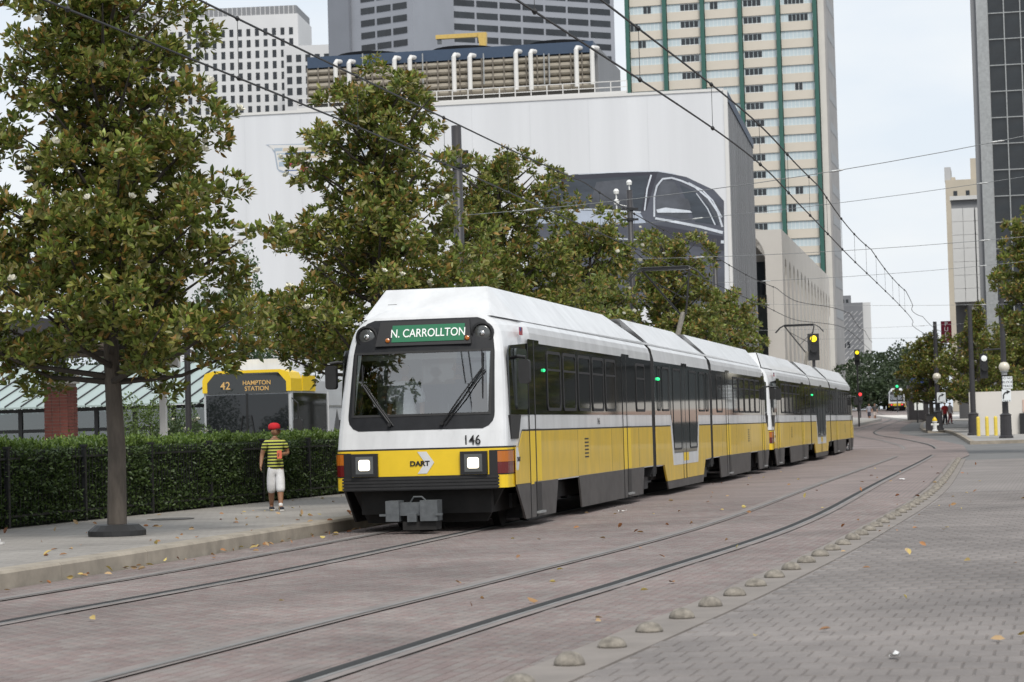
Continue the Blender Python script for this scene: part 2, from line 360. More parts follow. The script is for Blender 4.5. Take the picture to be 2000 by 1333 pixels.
# sidewalk and kerb on the left
sw = MB(); KH = .19
path = [p for p in kerb_l]
L2 = offset(path, -.32); L3 = offset(path, -26)
sw.grid([[(p.x, p.y, zg(p.y) + KH - .004), (q.x, q.y, zg(q.y) + KH - .004)] for p, q in zip(L3, L2)])
sidewalk = tag(sw.build('sidewalk', brick_mat('sidewalk_paver', (.285, .265, .24), (.315, .295, .27), (.22, .205, .19), .4, .2, ANG, .5), fix=False), kind='structure')
kerb = tag(obj('kerb', None), kind='structure')
i0 = 0; seg = 3
while i0 < len(path) - 1:
    sub = path[i0:i0 + seg + 1]
    if len(sub) < 2: break
    a, b, c = sub, offset(sub, -.03), offset(sub, -.315)
    k = MB(); z0, z1 = -.05, KH
    e = Vector(sub[-1]) - Vector(sub[-2]); e.normalize(); g = .008
    def sh(l): return [Vector(p) for p in l[:-1]] + [Vector(l[-1]) - e * g]
    a, b, c = sh(a), sh(b), sh(c)
    k.grid([[(p.x, p.y, zg(p.y) + z0), (p.x, p.y, zg(p.y) + z1 - .03), (q.x, q.y, zg(q.y) + z1), (r.x, r.y, zg(r.y) + z1), (r.x, r.y, zg(r.y) + z0)] for p, q, r in zip(a, b, c)])
    p, q, r = a[0], b[0], c[0]
    k.add([(p.x, p.y, z0), (p.x, p.y, z1 - .03), (q.x, q.y, z1), (r.x, r.y, z1), (r.x, r.y, z0)], [(0, 1, 2, 3, 4)])
    k.build('kerb_stone', M['curb'], kerb); i0 += seg
# strip with concrete domes
tag(ribbon(MB(), dome_path, -.22, .24, .013, 0, .02).build('dome_strip', mat('strip_concrete', (.225, .2, .18), .85, var=.25, scale=1.2), fix=False), kind='structure')
dm = MB(); prof = [(.118, 0), (.118, .02), (.105, .05), (.08, .078), (.045, .094), (.012, .099)]
dm.lathe(prof, n=18); dome_me = dm.mesh('dome', mat('dome_concrete', (.25, .225, .19), .9, var=.5, scale=14, bump=.5), True)
def ordinal(n): return '%d%s' % (n, 'th' if 10 <= n % 100 <= 20 else {1: 'st', 2: 'nd', 3: 'rd'}.get(n % 10, 'th'))
acc = 0; k = 0; nxt = 0
for a, b in zip(dome_path, dome_path[1:]):
    ln = (b - a).length
    while nxt <= acc + ln:
        p = a + (b - a) * ((nxt - acc) / ln); nxt += 1.13
        if 13.4 < p.y < 81:
            k += 1; o = obj('concrete_dome', dome_me, None, (p.x, p.y, .012), k * 1.3); o.scale = (.85, .85, random.Random(k).uniform(.7, .88))
            tag(o, 'weathered concrete dome edging the plaza, %s from the nearest' % ordinal(k), 'dome bollard', 'row of domes along the plaza edge')
    acc += ln
# far corner pavement on the right with its kerb
def gpt(px, py):                                           # where a pixel's ray meets the ground
    y = 30.0
    d = ray(px, py)
    lo, hi = 12.0, 900.0
    for _ in range(50):
        mid = (lo + hi) / 2; z = CAMZ + d.z * mid / d.y
        if z > zg(mid): lo = mid
        else: hi = mid
    return Vector((d.x * lo / d.y, lo))
cp = [gpt(*q) for q in ((1895, 868), (1868, 852), (1845, 845), (1812, 846), (1797, 838), (1803, 828), (1822, 822), (1850, 819))]
cp = catmull(cp, 1.5)
fp = MB(); z = .14
ctr = Vector((60, 150))
fp.grid([[(p.x, p.y, zg(p.y) + z), (ctr.x, ctr.y, zg(ctr.y) + z)] for p in cp]); fp.add([(cp[0].x, cp[0].y, zg(cp[0].y) + z), (60, cp[0].y, zg(cp[0].y) + z), (60, 150, zg(150) + z)], [(0, 1, 2)])
fp.add([(cp[-1].x, cp[-1].y, zg(cp[-1].y) + z), (60, 150, zg(150) + z), (90, 300, zg(300) + z), (55, 300, zg(300) + z)], [(0, 1, 2, 3)])
far_pave = tag(fp.build('corner_pavement', mat('pale_pavement', (.31, .30, .285), .85, var=.15, scale=.5), fix=False), kind='structure')
kb = MB(); ex = [Vector((60, cp[0].y))] + list(cp); kb.grid([[(p.x, p.y, zg(p.y) - .05), (p.x, p.y, zg(p.y) + z + .004), (q.x, q.y, zg(q.y) + z + .004)] for p, q in zip(ex, offset(ex, .25))])
kb.build('kerb_edge', M['curb'], far_pave, fix=False)
# ------------------------------------------------------------------ the train
LT = 37.6
SEC = dict(A=(0, 13.9), C=(14.35, 23.25), B=(23.7, 37.6))
def lerp(tab, z):
    if z <= tab[0][0]: return tab[0][1]
    for (a, p), (b, q) in zip(tab, tab[1:]):
        if z <= b: return p + (q - p) * (z - a) / (b - a)
    return tab[-1][1]
WS = [(.10, 1.30), (.68, 1.345), (2.84, 1.345), (2.98, 1.335), (3.08, 1.30), (3.17, 1.22), (3.24, 1.08), (3.28, .9)]
WF = [(.10, 1.22), (.66, 1.30), (1.3, 1.305), (2.2, 1.26), (2.7, 1.215), (2.95, 1.17), (3.1, 1.10), (3.22, .98), (3.32, .80), (3.38, .62)]
YF = [(.6, 0), (1.3, 0), (2.2, .24), (2.7, .39), (3.1, .54), (3.24, .63), (3.32, .72), (3.40, .86)]
CR = .15
def fy(x, z): return lerp(YF, z) + .09 * (abs(x) / 1.3) ** 2.5
def outline(z, y1, o=0.0):
    """half plan outline from the centre of the nose to y1 at height z, pushed out by o"""
    wf, ws = lerp(WF, z) + o, lerp(WS, z) + o; e = wf - CR; y0 = lerp(YF, z) - o
    pts = [(e * t, y0 + .09 * (e * t / 1.3) ** 2.5) for t in (0, .3, .6, .9, 1)]
    yb = pts[-1][1] + CR
    for k in range(1, 5):
        w = k / 4 * math.pi / 2; pts.append((e + CR * math.sin(w), yb - CR * math.cos(w)))
    pts += [(wf + (ws - wf) * t, yb + (1.8 - yb) * t) for t in (.3, .6, 1)]
    pts.append((ws, y1)); return pts
def shell(mb, zs, y1, o=0.0, hole=None, half=None, m=0, i0=0, i1=None):
    """loft of outlines over the heights zs; hole = (z0, z1): no faces for the first three spans there"""
    for s in (1, -1):
        if half and s != half: continue
        rows = []
        for z in zs:
            q = outline(z, y1, o)[i0:i1]; rows.append([(s * x, y, z) for x, y in q])
        for r0, r1, z0, z1 in zip(rows, rows[1:], zs, zs[1:]):
            for j in range(len(r0) - 1):
                if hole and hole[0] - 1e-6 <= z0 and z1 <= hole[1] + 1e-6 and j < 3: continue
                mb.add([r0[j], r0[j + 1], r1[j + 1], r1[j]], [(0, 1, 2, 3) if s > 0 else (3, 2, 1, 0)], m)
def fpatch(mb, zs, hw, o, m=0, n=8):                       # a patch on the sloping nose, half width hw(z)
    mb.grid([[(-hw(z) + 2 * hw(z) * j / n, fy(hw(z) * (2 * j / n - 1), z) - o, z) for j in range(n + 1)] for z in zs], m)
def side_poly(mb, pts, s, o, t=.006, m=0):                 # a flat plate on the side wall: pts are (y, z)
    x = 1.345 + o; mb.prism(pts, lambda a, b: (s * (x - t), a, b), lambda a, b: (s * x, a, b), m)
def rrect(y0, y1, z0, z1, r, n=4):
    out = []
    for cy, cz, a in ((y1 - r, z1 - r, 0), (y0 + r, z1 - r, 90), (y0 + r, z0 + r, 180), (y1 - r, z0 + r, 270)):
        for k in range(n + 1): w = R(a + 90 * k / n); out.append((cy + r * math.cos(w), cz + r * math.sin(w)))
    return out
def make_cab(t, front=True):
    """everything of one cab end, built for the front nose; returns its parts"""
    parts = []
    def B(mb, name, mt, par=t, smooth=False, fix=False):
        o = mb.build(name, mt, par, smooth=smooth, fix=fix); parts.append(o); return o
    # black surround of the windscreen
    hb = lambda z: lerp([(1.53, .95), (1.57, 1.04), (1.64, 1.10), (1.72, 1.125), (2.7, 1.09), (2.95, 1.05), (3.08, .99), (3.16, .91), (3.2, .80)], z)
    q = MB(); fpatch(q, [1.53, 1.57, 1.64, 1.70, 1.77], hb, .006); fpatch(q, [2.68, 2.8, 2.95, 3.02, 3.08, 3.16, 3.2], hb, .006)
    for s in (-1, 1): q.grid([[(s * 1.02, fy(1.02, z) - .006, z), (s * hb(z), fy(hb(z), z) - .006, z)] for z in (1.77, 2.0, 2.3, 2.5, 2.68)], flip=s < 0)
    sur = B(q, 'windscreen_surround', M['fascia'])
    q = MB(); fpatch(q, [1.75, 2.0, 2.2, 2.45, 2.7], lambda z: 1.045, .011); B(q, 'windscreen', M['wglass'])
    q = MB()
    for z0, z1 in ((1.735, 1.77), (2.68, 2.715)): fpatch(q, [z0, z1], lambda z: 1.07, .014)
    for s in (-1, 1): q.grid([[(s * 1.03, fy(1.03, z) - .014, z), (s * 1.07, fy(1.07, z) - .014, z)] for z in (1.735, 2.0, 2.3, 2.5, 2.715)], flip=s < 0)
    B(q, 'windscreen_gasket', M['rubber'])
    # destination sign in its black box
    q = MB(); zs = (2.80, 3.17); w0, w1 = .74, .69
    pl = [(-w0, zs[0]), (w0, zs[0]), (w1, zs[1]), (-w1, zs[1])]
    q.prism(pl, lambda a, b: (a, fy(0, b) - .035, b), lambda a, b: (a, fy(0, b) + .06, b)); box = B(q, 'sign_box', M['black'], fix=True)
    q = MB(); q.grid([[(x, fy(0, z) - .041, z) for x in (-.49, .63)] for z in (2.855, 3.11)]); sg = B(q, 'destination_sign', M['sign_green'])
    me = text_mesh('N. CARROLLTON', .185, M['sign_white'], .002, sx=.80, bold=.001)
    o = obj('sign_lettering', me, sg, (.07, fy(0, 2.98) - .047, 2.98)); o.rotation_euler[0] = -math.atan(.34)
    for x in (-.55, .68):
        q = MB(); q.lathe([(.035, 0), (.035, .02), (.02, .03)], (x, fy(0, 2.88) - .036, 2.885), 10, axis='y'); B(q, 'marker_lamp', M['orange'], fix=True)
    for s in (-1, 1):                                      # round lamps
        c = (s * .895, fy(.895, 2.95) + .02, 2.95)
        q = MB(); q.lathe([(.175, -.02), (.175, .05), (.145, .056), (.132, .03), (.132, -.02)], c, 20, axis='y'); o = B(q, 'lamp_ring', M['black'], fix=True)
        q = MB(); q.lathe([(.131, .0), (.131, .032), (.10, .045), (.045, .052)], c, 18, axis='y'); B(q, 'round_lamp', M['lens'], fix=True, smooth=True)
        q = MB(); q.lathe([(.045, .05), (.04, .062), (.015, .068)], c, 12, axis='y'); B(q, 'lamp_bulb', M['chrome'], fix=True, smooth=True)
        # lower lamp cluster
        xs = s * .83
        q = MB(); q.box(xs - .20, xs + .20, -.045, .05, .855, 1.195); o = B(q, 'headlight_housing', M['black'], fix=True)
        q = MB(); q.box(xs - .135, xs + .135, -.052, -.04, .895, 1.155); B(q, 'headlight_bezel', M['lens'], fix=True)
        q = MB(); q.prism(rrect(xs - .085, xs + .085, .945, 1.105, .03), lambda a, b: (a, -.053, b), lambda a, b: (a, -.066, b)); B(q, 'headlight', M['lamp'], fix=True)
        for z0, z1, mt, nm in ((1.03, 1.19, 'orange', 'indicator_lens'), (.86, 1.025, 'red', 'tail_lens')):
            q = MB(); shell(q, [z0, z1], 1.0, .022, half=s, i0=4, i1=10)
            o = B(q, nm, M[mt])
        q = MB(); shell(q, [.845, 1.205], 1.0, .016, half=s, i0=3, i1=11); B(q, 'lamp_backing', M['black'])
        # wiper
        x0 = s * .62; zb = 1.62
        q = MB(); tip = (s * (.30 if s > 0 else .98), 2.28 if s > 0 else 2.3)
        tip = (.92, 2.42) if s > 0 else (-.93, 2.25); x0 = .35 if s > 0 else -.45
        pa = [(x0, fy(x0, zb) - .03, zb), ((x0 + tip[0]) / 2, fy(.6, 1.95) - .07, (zb + tip[1]) / 2), (tip[0], fy(.9, tip[1]) - .05, tip[1])]
        q.tube(pa, .014, 6); q.tube([(p[0] + .05, p[1], p[2] - .02) for p in pa], .010, 6)
        q.tube([(tip[0] + .02, fy(.9, 2.1) - .035, tip[1] - .45), (tip[0], fy(.9, 2.5) - .035, tip[1] + .28)], .013, 6)
        q.lathe([(.035, 0), (.03, .05)], pa[0], 8, axis='y'); B(q, 'wiper', M['black'], fix=True)
        # mirror on its arm
        q = MB(); ym = .62; q.tube([(s * 1.24, ym + .1, 2.56), (s * 1.40, ym, 2.59), (s * 1.52, ym - .02, 2.57)], .026, 8); o = B(q, 'mirror_arm', M['black'], fix=True)
        q = MB(); q.prism(rrect(-.085, .085, -.18, .18, .05), lambda a, b: (s * 1.50 + a, ym - .07, 2.36 + b), lambda a, b: (s * 1.50 + a, ym + .05, 2.36 + b)); B(q, 'mirror', M['rubber'], fix=True)
        # cab side window and its pointed lower panel
        q = MB(); x = lambda y: (1.305 + .04 * min(1, y / 1.8)) * s
        pl = [(.42, 1.72), (1.72, 1.72), (1.72, 2.82), (.62, 2.76), (.52, 2.68)]
        q.prism(pl, lambda a, b: (x(a) + s * (-.09 * max(0, b - 1.3) / 1.5 * max(0, 1 - a / 1.8) + .0), a, b), lambda a, b: (x(a) + s * (.010 - .07 * max(0, b - 1.3) / 1.5 * max(0, 1 - a / 1.8)), a, b)); B(q, 'cab_side_window', M['bglass'], fix=True)
        q = MB(); pl = [(.36, 1.715), (1.05, 1.715), (.86, 1.36), (.40, 1.36)]
        q.prism(pl, lambda a, b: (x(a) - s * .03, a, b), lambda a, b: (x(a) + s * .008, a, b)); B(q, 'lower_cab_panel', M['black'], fix=True)
        q = MB(); q.prism(rrect(.80, 1.5, 1.80, 2.72, .06), lambda a, b: (x(a) - s * .02, a, b), lambda a, b: (x(a) + s * .016, a, b)); q2 = B(q, 'cab_window_pane', M['gglass'], fix=True)
    # yellow band round the nose, black line above it, ribbed bumper
    q = MB(); shell(q, [.845, 1.235], 1.0, .006, i1=10); B(q, 'front_band', M['yellow2'])
    q = MB(); shell(q, [1.235, 1.26], 1.0, .007, i1=10); B(q, 'band_line', M['black'])
    for k in range(4):
        z = .655 + k * .048; q = MB(); shell(q, [z, z + .034], 1.0, .05, i1=5); B(q, 'bumper_rib', M['rubber'])
    q = MB(); shell(q, [.64, .85], 1.0, .03, i1=5); B(q, 'bumper', M['black'])
    for s in (-1, 1): q = MB(); shell(q, [.65, .848], 1.0, .012, half=s, i0=4, i1=12); B(q, 'bumper_corner', M['yellow2'])
    # number and arrow mark
    o = obj('fleet_number', text_mesh('146', .2, M['black'], .002, sx=.9, bold=.002), t, (.80, fy(.8, 1.36) - .012, 1.355)); parts.append(o)
    ar = [(-.14, .18), (.03, .18), (.17, 0), (.03, -.18), (-.14, -.18), (-.0, 0)]
    q = MB(); q.prism(ar, lambda a, b: (a * .82 + .09, -.009, b * .9 + 1.045), lambda a, b: (a * .82 + .09, -.013, b * .9 + 1.045)); em = B(q, 'arrow_emblem', M['white'], fix=True)
    o = obj('emblem_lettering', text_mesh('DART', .10, M['black'], .001, sx=1.15, bold=.004), em, (.01, -.0165, 1.03))
    for k, (dx, mt) in enumerate(((-.62, 'lens'), (.12, 'orange'), (.46, 'black'), (.68, 'navy'))):      # small fittings on the roof edge
        q = MB(); h = .1 if k == 0 else .045; w = .07 if k == 0 else .025; q.box(dx - w, dx + w, 1.0, 1.0 + 2 * w, 3.36, 3.36 + h); B(q, 'roof_beacon', M[mt], fix=True)
    # underframe, skirt and coupler
    q = MB(); q.box(-1.0, 1.0, .35, 1.9, .28, .66); q.prism([(-1.16, .64), (1.16, .64), (.86, .14), (-.98, .14)], lambda a, b: (a, .45 + (.64 - b) * .35, b), lambda a, b: (a, .55 + (.64 - b) * .35, b)); B(q, 'nose_underframe', M['under'], fix=True)
    q = MB()
    for x0, x1 in ((-.42, -.22), (.10, .36)): q.box(x0, x1, -.42, -.12, .20, .50)
    q.box(-.24, .12, -.34, -.1, .28, .47); q.box(-.10, .04, -.40, -.28, .19, .31); q.box(-.13, .10, -.1, .6, .25, .42); q.tube([(-.1, -.2, .47), (-.04, -.22, .55), (.08, -.22, .55), (.15, -.2, .48)], .012, 6)
    for x in (-.46, .38): q.box(x - .05, x + .05, -.44, -.36, .28, .31)
    cp_ = B(q, 'coupler', M['steel'], fix=True)
    q = MB(); q.box(-.18, .32, -.36, -.02, .07, .19); q.lathe([(.1, -.1), (.1, .1)], (.12, -.1, .13), 12, axis='x'); parts.append(q.build('coupler_head', M['under'], cp_, fix=True))
    # people and fittings seen through the windscreen
    q = MB(); q.box(-1.15, 1.15, .30, .85, 1.0, 1.62); B(q, 'dashboard', mat('grey_dashboard', (.10, .105, .11), .7), fix=True)
    q = MB(); q.box(-1.2, 1.2, 2.1, 2.14, .8, 3.0); B(q, 'cab_partition', mat('cab_partition', (.42, .46, .46), .6), fix=True)
    q = MB(); q.box(-.45, .05, 2.085, 2.1, 1.0, 2.75); q.box(.35, .9, 2.085, 2.1, 1.7, 2.6); B(q, 'partition_window', M['gglass'], fix=True)
    q = MB(); q.box(-1.05, 1.05, .75, .95, 2.6, 2.68); B(q, 'sun_blind', mat('pale_blind', (.65, .68, .66), .6), fix=True)
    for s in (-1, 1): q = MB(); q.box(s * .45 - .25, s * .45 + .25, 1.5, 1.62, 1.1, 1.95); B(q, 'cab_seat', mat('dark_seat', (.03, .035, .04), .8), fix=True)
    return parts
def make_side(t, sec, s):
    y0, y1 = SEC[sec]
    def B(mb, name, mt, par=t, fix=True): return mb.build(name, mt, par, fix=fix)
    tip = {'A': (1.0, 0), 'B': (0, -1.0), 'C': (0, 0)}[sec]
    a, b = y0 + tip[0], y1 + tip[1]
    yel = [(a, .68), (b, .68), (b, 1.47), (a, 1.47)]
    if sec == 'A': yel = [(.50, .68), (b, .68), (b, 1.47), (1.05, 1.47), (.78, 1.24), (.50, 1.24)]
    if sec == 'B': yel = [(a, .68), (LT - .5, .68), (LT - .5, 1.24), (LT - .78, 1.24), (LT - 1.05, 1.47), (a, 1.47)]
    door_y = {'A': (2.0, 10.7), 'B': (LT - 10.7, LT - 2.0), 'C': ((y0 + y1) / 2,)}[sec]
    if sec != 'C':
        q = MB(); side_poly(q, yel, s, .004); B(q, 'yellow_panel', M['yellow'])
        q = MB(); side_poly(q, [(a + .05, 1.47), (b - .05, 1.47), (b - .05, 1.495), (a + .05, 1.495)], s, .005); B(q, 'waist_line', M['black'])
        q = MB(); side_poly(q, [(max(a, 1.72 if sec == 'A' else a), 1.72), (b if sec == 'A' else min(b, LT - 1.72), 1.72), (b if sec == 'A' else min(b, LT - 1.72), 2.83), (max(a, 1.72 if sec == 'A' else a), 2.83)], s, .004); B(q, 'window_band', M['bglass'])
        wy = [(3.0, 4.15), (4.35, 5.5), (5.7, 6.85), (7.05, 8.2), (8.4, 9.5), (11.9, 13.0)]
        if sec == 'B': wy = [(LT - q1, LT - q0) for q0, q1 in wy]
        for w0, w1 in wy:
            q = MB(); ro = rrect(w0, w1, 1.78, 2.74, .1); ri = rrect(w0 + .05, w1 - .05, 1.83, 2.69, .08); n = len(ro)
            X = s * 1.352; q.add([(X + s * .012, *p) for p in ro] + [(X + s * .012, *p) for p in ri] + [(X, *p) for p in ri] + [(X, *p) for p in ro],
                  [(i, (i + 1) % n, n + (i + 1) % n, n + i) for i in range(n)] + [(n + i, n + (i + 1) % n, 2 * n + (i + 1) % n, 2 * n + i) for i in range(n)] + [(3 * n + i, 3 * n + (i + 1) % n, (i + 1) % n, i) for i in range(n)])
            q.box(*sorted((X, X + s * .012)), w0 + .05, w1 - .05, 2.42, 2.455)
            w = B(q, 'window_frame', M['rubber']); q = MB(); side_poly(q, rrect(w0 + .05, w1 - .05, 1.83, 2.69, .08), s, .009, .002); B(q, 'window_pane', M['bglass'], w)
        for sy in (5.55, 8.95, 12.1): sy = sy if sec == 'A' else LT - sy; q = MB(); side_poly(q, [(sy, .685), (sy + .012, .685), (sy + .012, 1.465), (sy, 1.465)], s, .0055); B(q, 'panel_seam', M['skirt'])
        # louvre and latch plates
        ly = 6.2 if sec == 'A' else LT - 6.2
        for k in range(6): q = MB(); side_poly(q, [(ly, .98 + k * .062), (ly + .36, .98 + k * .062), (ly + .36, 1.005 + k * .062), (ly, 1.005 + k * .062)], s, .008); B(q, 'louvre_slat', M['black'])
        # skirts with bogie gaps
        sk = [(.55, 3.75, .28), (5.6, 12.7, .22)]
        if sec == 'B': sk = [(LT - e, LT - d, g) for d, e, g in sk]
        for d, e, g in sk: q = MB(); side_poly(q, [(d, .675), (e, .675), (e - g, .14), (d + g * (2.2 if d < 1 else 1), .14)] if sec == 'A' else [(d, .675), (e, .675), (e - g * (2.2 if e > LT - 1 else 1), .14), (d + g, .14)], s, .004, .03); B(q, 'skirt', M['skirt'])
    else:
        q = MB(); side_poly(q, [(y0, .68), (y0 + 1.1, .66), (y0 + 1.5, .30), (y1 - 1.5, .30), (y1 - 1.1, .66), (y1, .68), (y1, 1.47), (y0, 1.47)], s, .004, .04); B(q, 'yellow_panel', M['yellow'])
        q = MB(); side_poly(q, [(y0, 1.47), (y1, 1.47), (y1, 1.495), (y0, 1.495)], s, .005); B(q, 'waist_line', M['black'])
        q = MB(); side_poly(q, [(y0, 1.72), (y1, 1.72), (y1, 2.83), (y0, 2.83)], s, .004); B(q, 'window_band', M['gglass'])
        m = (y0 + y1) / 2
        q = MB(); side_poly(q, [(m - 2.35, 1.60), (m - 2.0, .62), (m + 2.0, .62), (m + 2.35, 1.60)], s, .008); fr = B(q, 'door_surround', M['white'])
        q = MB(); side_poly(q, [(m - 2.2, 1.75), (m - 1.85, .88), (m + 1.85, .88), (m + 2.2, 1.75), (m + 2.2, 2.8), (m - 2.2, 2.8)], s, .012); B(q, 'door_glazing', M['gglass'], fr)
        q = MB(); side_poly(q, [(y0 + 1.45, .295), (y1 - 1.45, .295), (y1 - 1.65, .13), (y0 + 1.65, .13)], s, .004, .03); B(q, 'skirt', M['skirt'])
        for w0, w1 in ((m - 4.1, m - 3.75), (m - 3.45, m - 2.45), (m - 1.9, m - .65), (m + .65, m + 1.9), (m + 2.45, m + 3.45), (m + 3.75, m + 4.1)):
            lo = .95 if abs((w0 + w1) / 2 - m) < 1.6 else 1.8
            q = MB(); ro = rrect(w0, w1, lo, 2.74, .09); ri = rrect(w0 + .035, w1 - .035, lo + .04, 2.70, .07); n = len(ro); X = s * 1.358
            q.add([(X + s * .008, *p) for p in ro] + [(X + s * .008, *p) for p in ri] + [(X - s * .004, *p) for p in ri], [(i, (i + 1) % n, n + (i + 1) % n, n + i) for i in range(n)] + [(n + i, n + (i + 1) % n, 2 * n + (i + 1) % n, 2 * n + i) for i in range(n)]); B(q, 'window_frame', M['rubber'])
    for dy in door_y:                                      # doors: dark split, clean strips, grab recess
        lo = .14 if sec != 'C' else .30
        q = MB(); side_poly(q, [(dy - .42, .69), (dy + .42, .69), (dy + .42, 1.465), (dy - .42, 1.465)], s, .009); d = B(q, 'door_leaf', M['yellow2'])
        q = MB(); side_poly(q, [(dy - .42, 1.50), (dy + .42, 1.50), (dy + .42, 1.71), (dy - .42, 1.71)], s, .009); B(q, 'door_waist', M['white'], d)
        q = MB(); side_poly(q, [(dy - .03, lo), (dy + .03, lo), (dy + .03, 2.86), (dy - .03, 2.86)], s, .014); side_poly(q, [(dy - .46, lo), (dy - .43, lo), (dy - .43, 2.86), (dy - .46, 2.86)], s, .012); B(q, 'door_seal', M['black'], d)
        q = MB(); side_poly(q, [(dy - .42, 1.725), (dy + .42, 1.725), (dy + .42, 2.88), (dy - .42, 2.88)], s, .011); B(q, 'door_window', M['bglass'], d)
        if sec != 'C': q = MB(); side_poly(q, [(dy + .05, .22), (dy + .38, .22), (dy + .38, .66), (dy + .05, .66)], s, .008, .005); q.box(*sorted((s * 1.35, s * 1.40)), dy - .05, dy + .45, .19, .225, 1); q.build('door_step', [M['black'], M['galv']], d)
    if sec == 'A':
        for nm, st, yy_, zz, sz in (('side_number', '146', 7.6, 1.60, .17),):
            me = text_mesh(st, sz, M['black'], .001); o = obj(nm, me, t, (s * 1.356, yy_, zz), R(90) * s)
        if s > 0:
            q = MB(); ar = [(.0, .17), (.14, .17), (.24, 0), (.14, -.17), (0, -.17)]; q.prism(ar, lambda a_, b_: (1.343, .55 + a_, b_ + 1.06), lambda a_, b_: (1.3515, .55 + a_, b_ + 1.06)); B(q, 'arrow_emblem', M['white'])
            obj('emblem_lettering', text_mesh('DART', .09, M['black'], .001, bold=.003), t, (1.354, .72, 1.05), R(90))
            q = MB(); q.box(1.315, 1.33, 1.15, 1.35, 2.93, 3.05); o = B(q, 'flag_decal', mat('flag_red', (.35, .06, .07), .5)); q = MB(); q.box(1.32, 1.334, 1.15, 1.24, 2.99, 3.05); B(q, 'flag_canton', mat('flag_blue', (.05, .07, .22), .5), o)
            for k, yy_ in enumerate((2.75,)): q = MB(); q.lathe([(.025, 0), (.025, .02), (.012, .03)], (1.352, yy_, 2.42), 10, axis='x'); B(q, 'green_dot', M['grn'])  # one small emissive green dot on the side glass
    if s > 0 and sec == 'C':
        for dz in (-.06, .06): q = MB(); q.lathe([(.032, 0), (.03, .02), (.012, .03)], (1.352, y0 + .45 + dz * 1.6, 2.47), 10, axis='x'); B(q, 'green_dot', M['grn'])  # a pair of emissive green dots on the middle section's glass
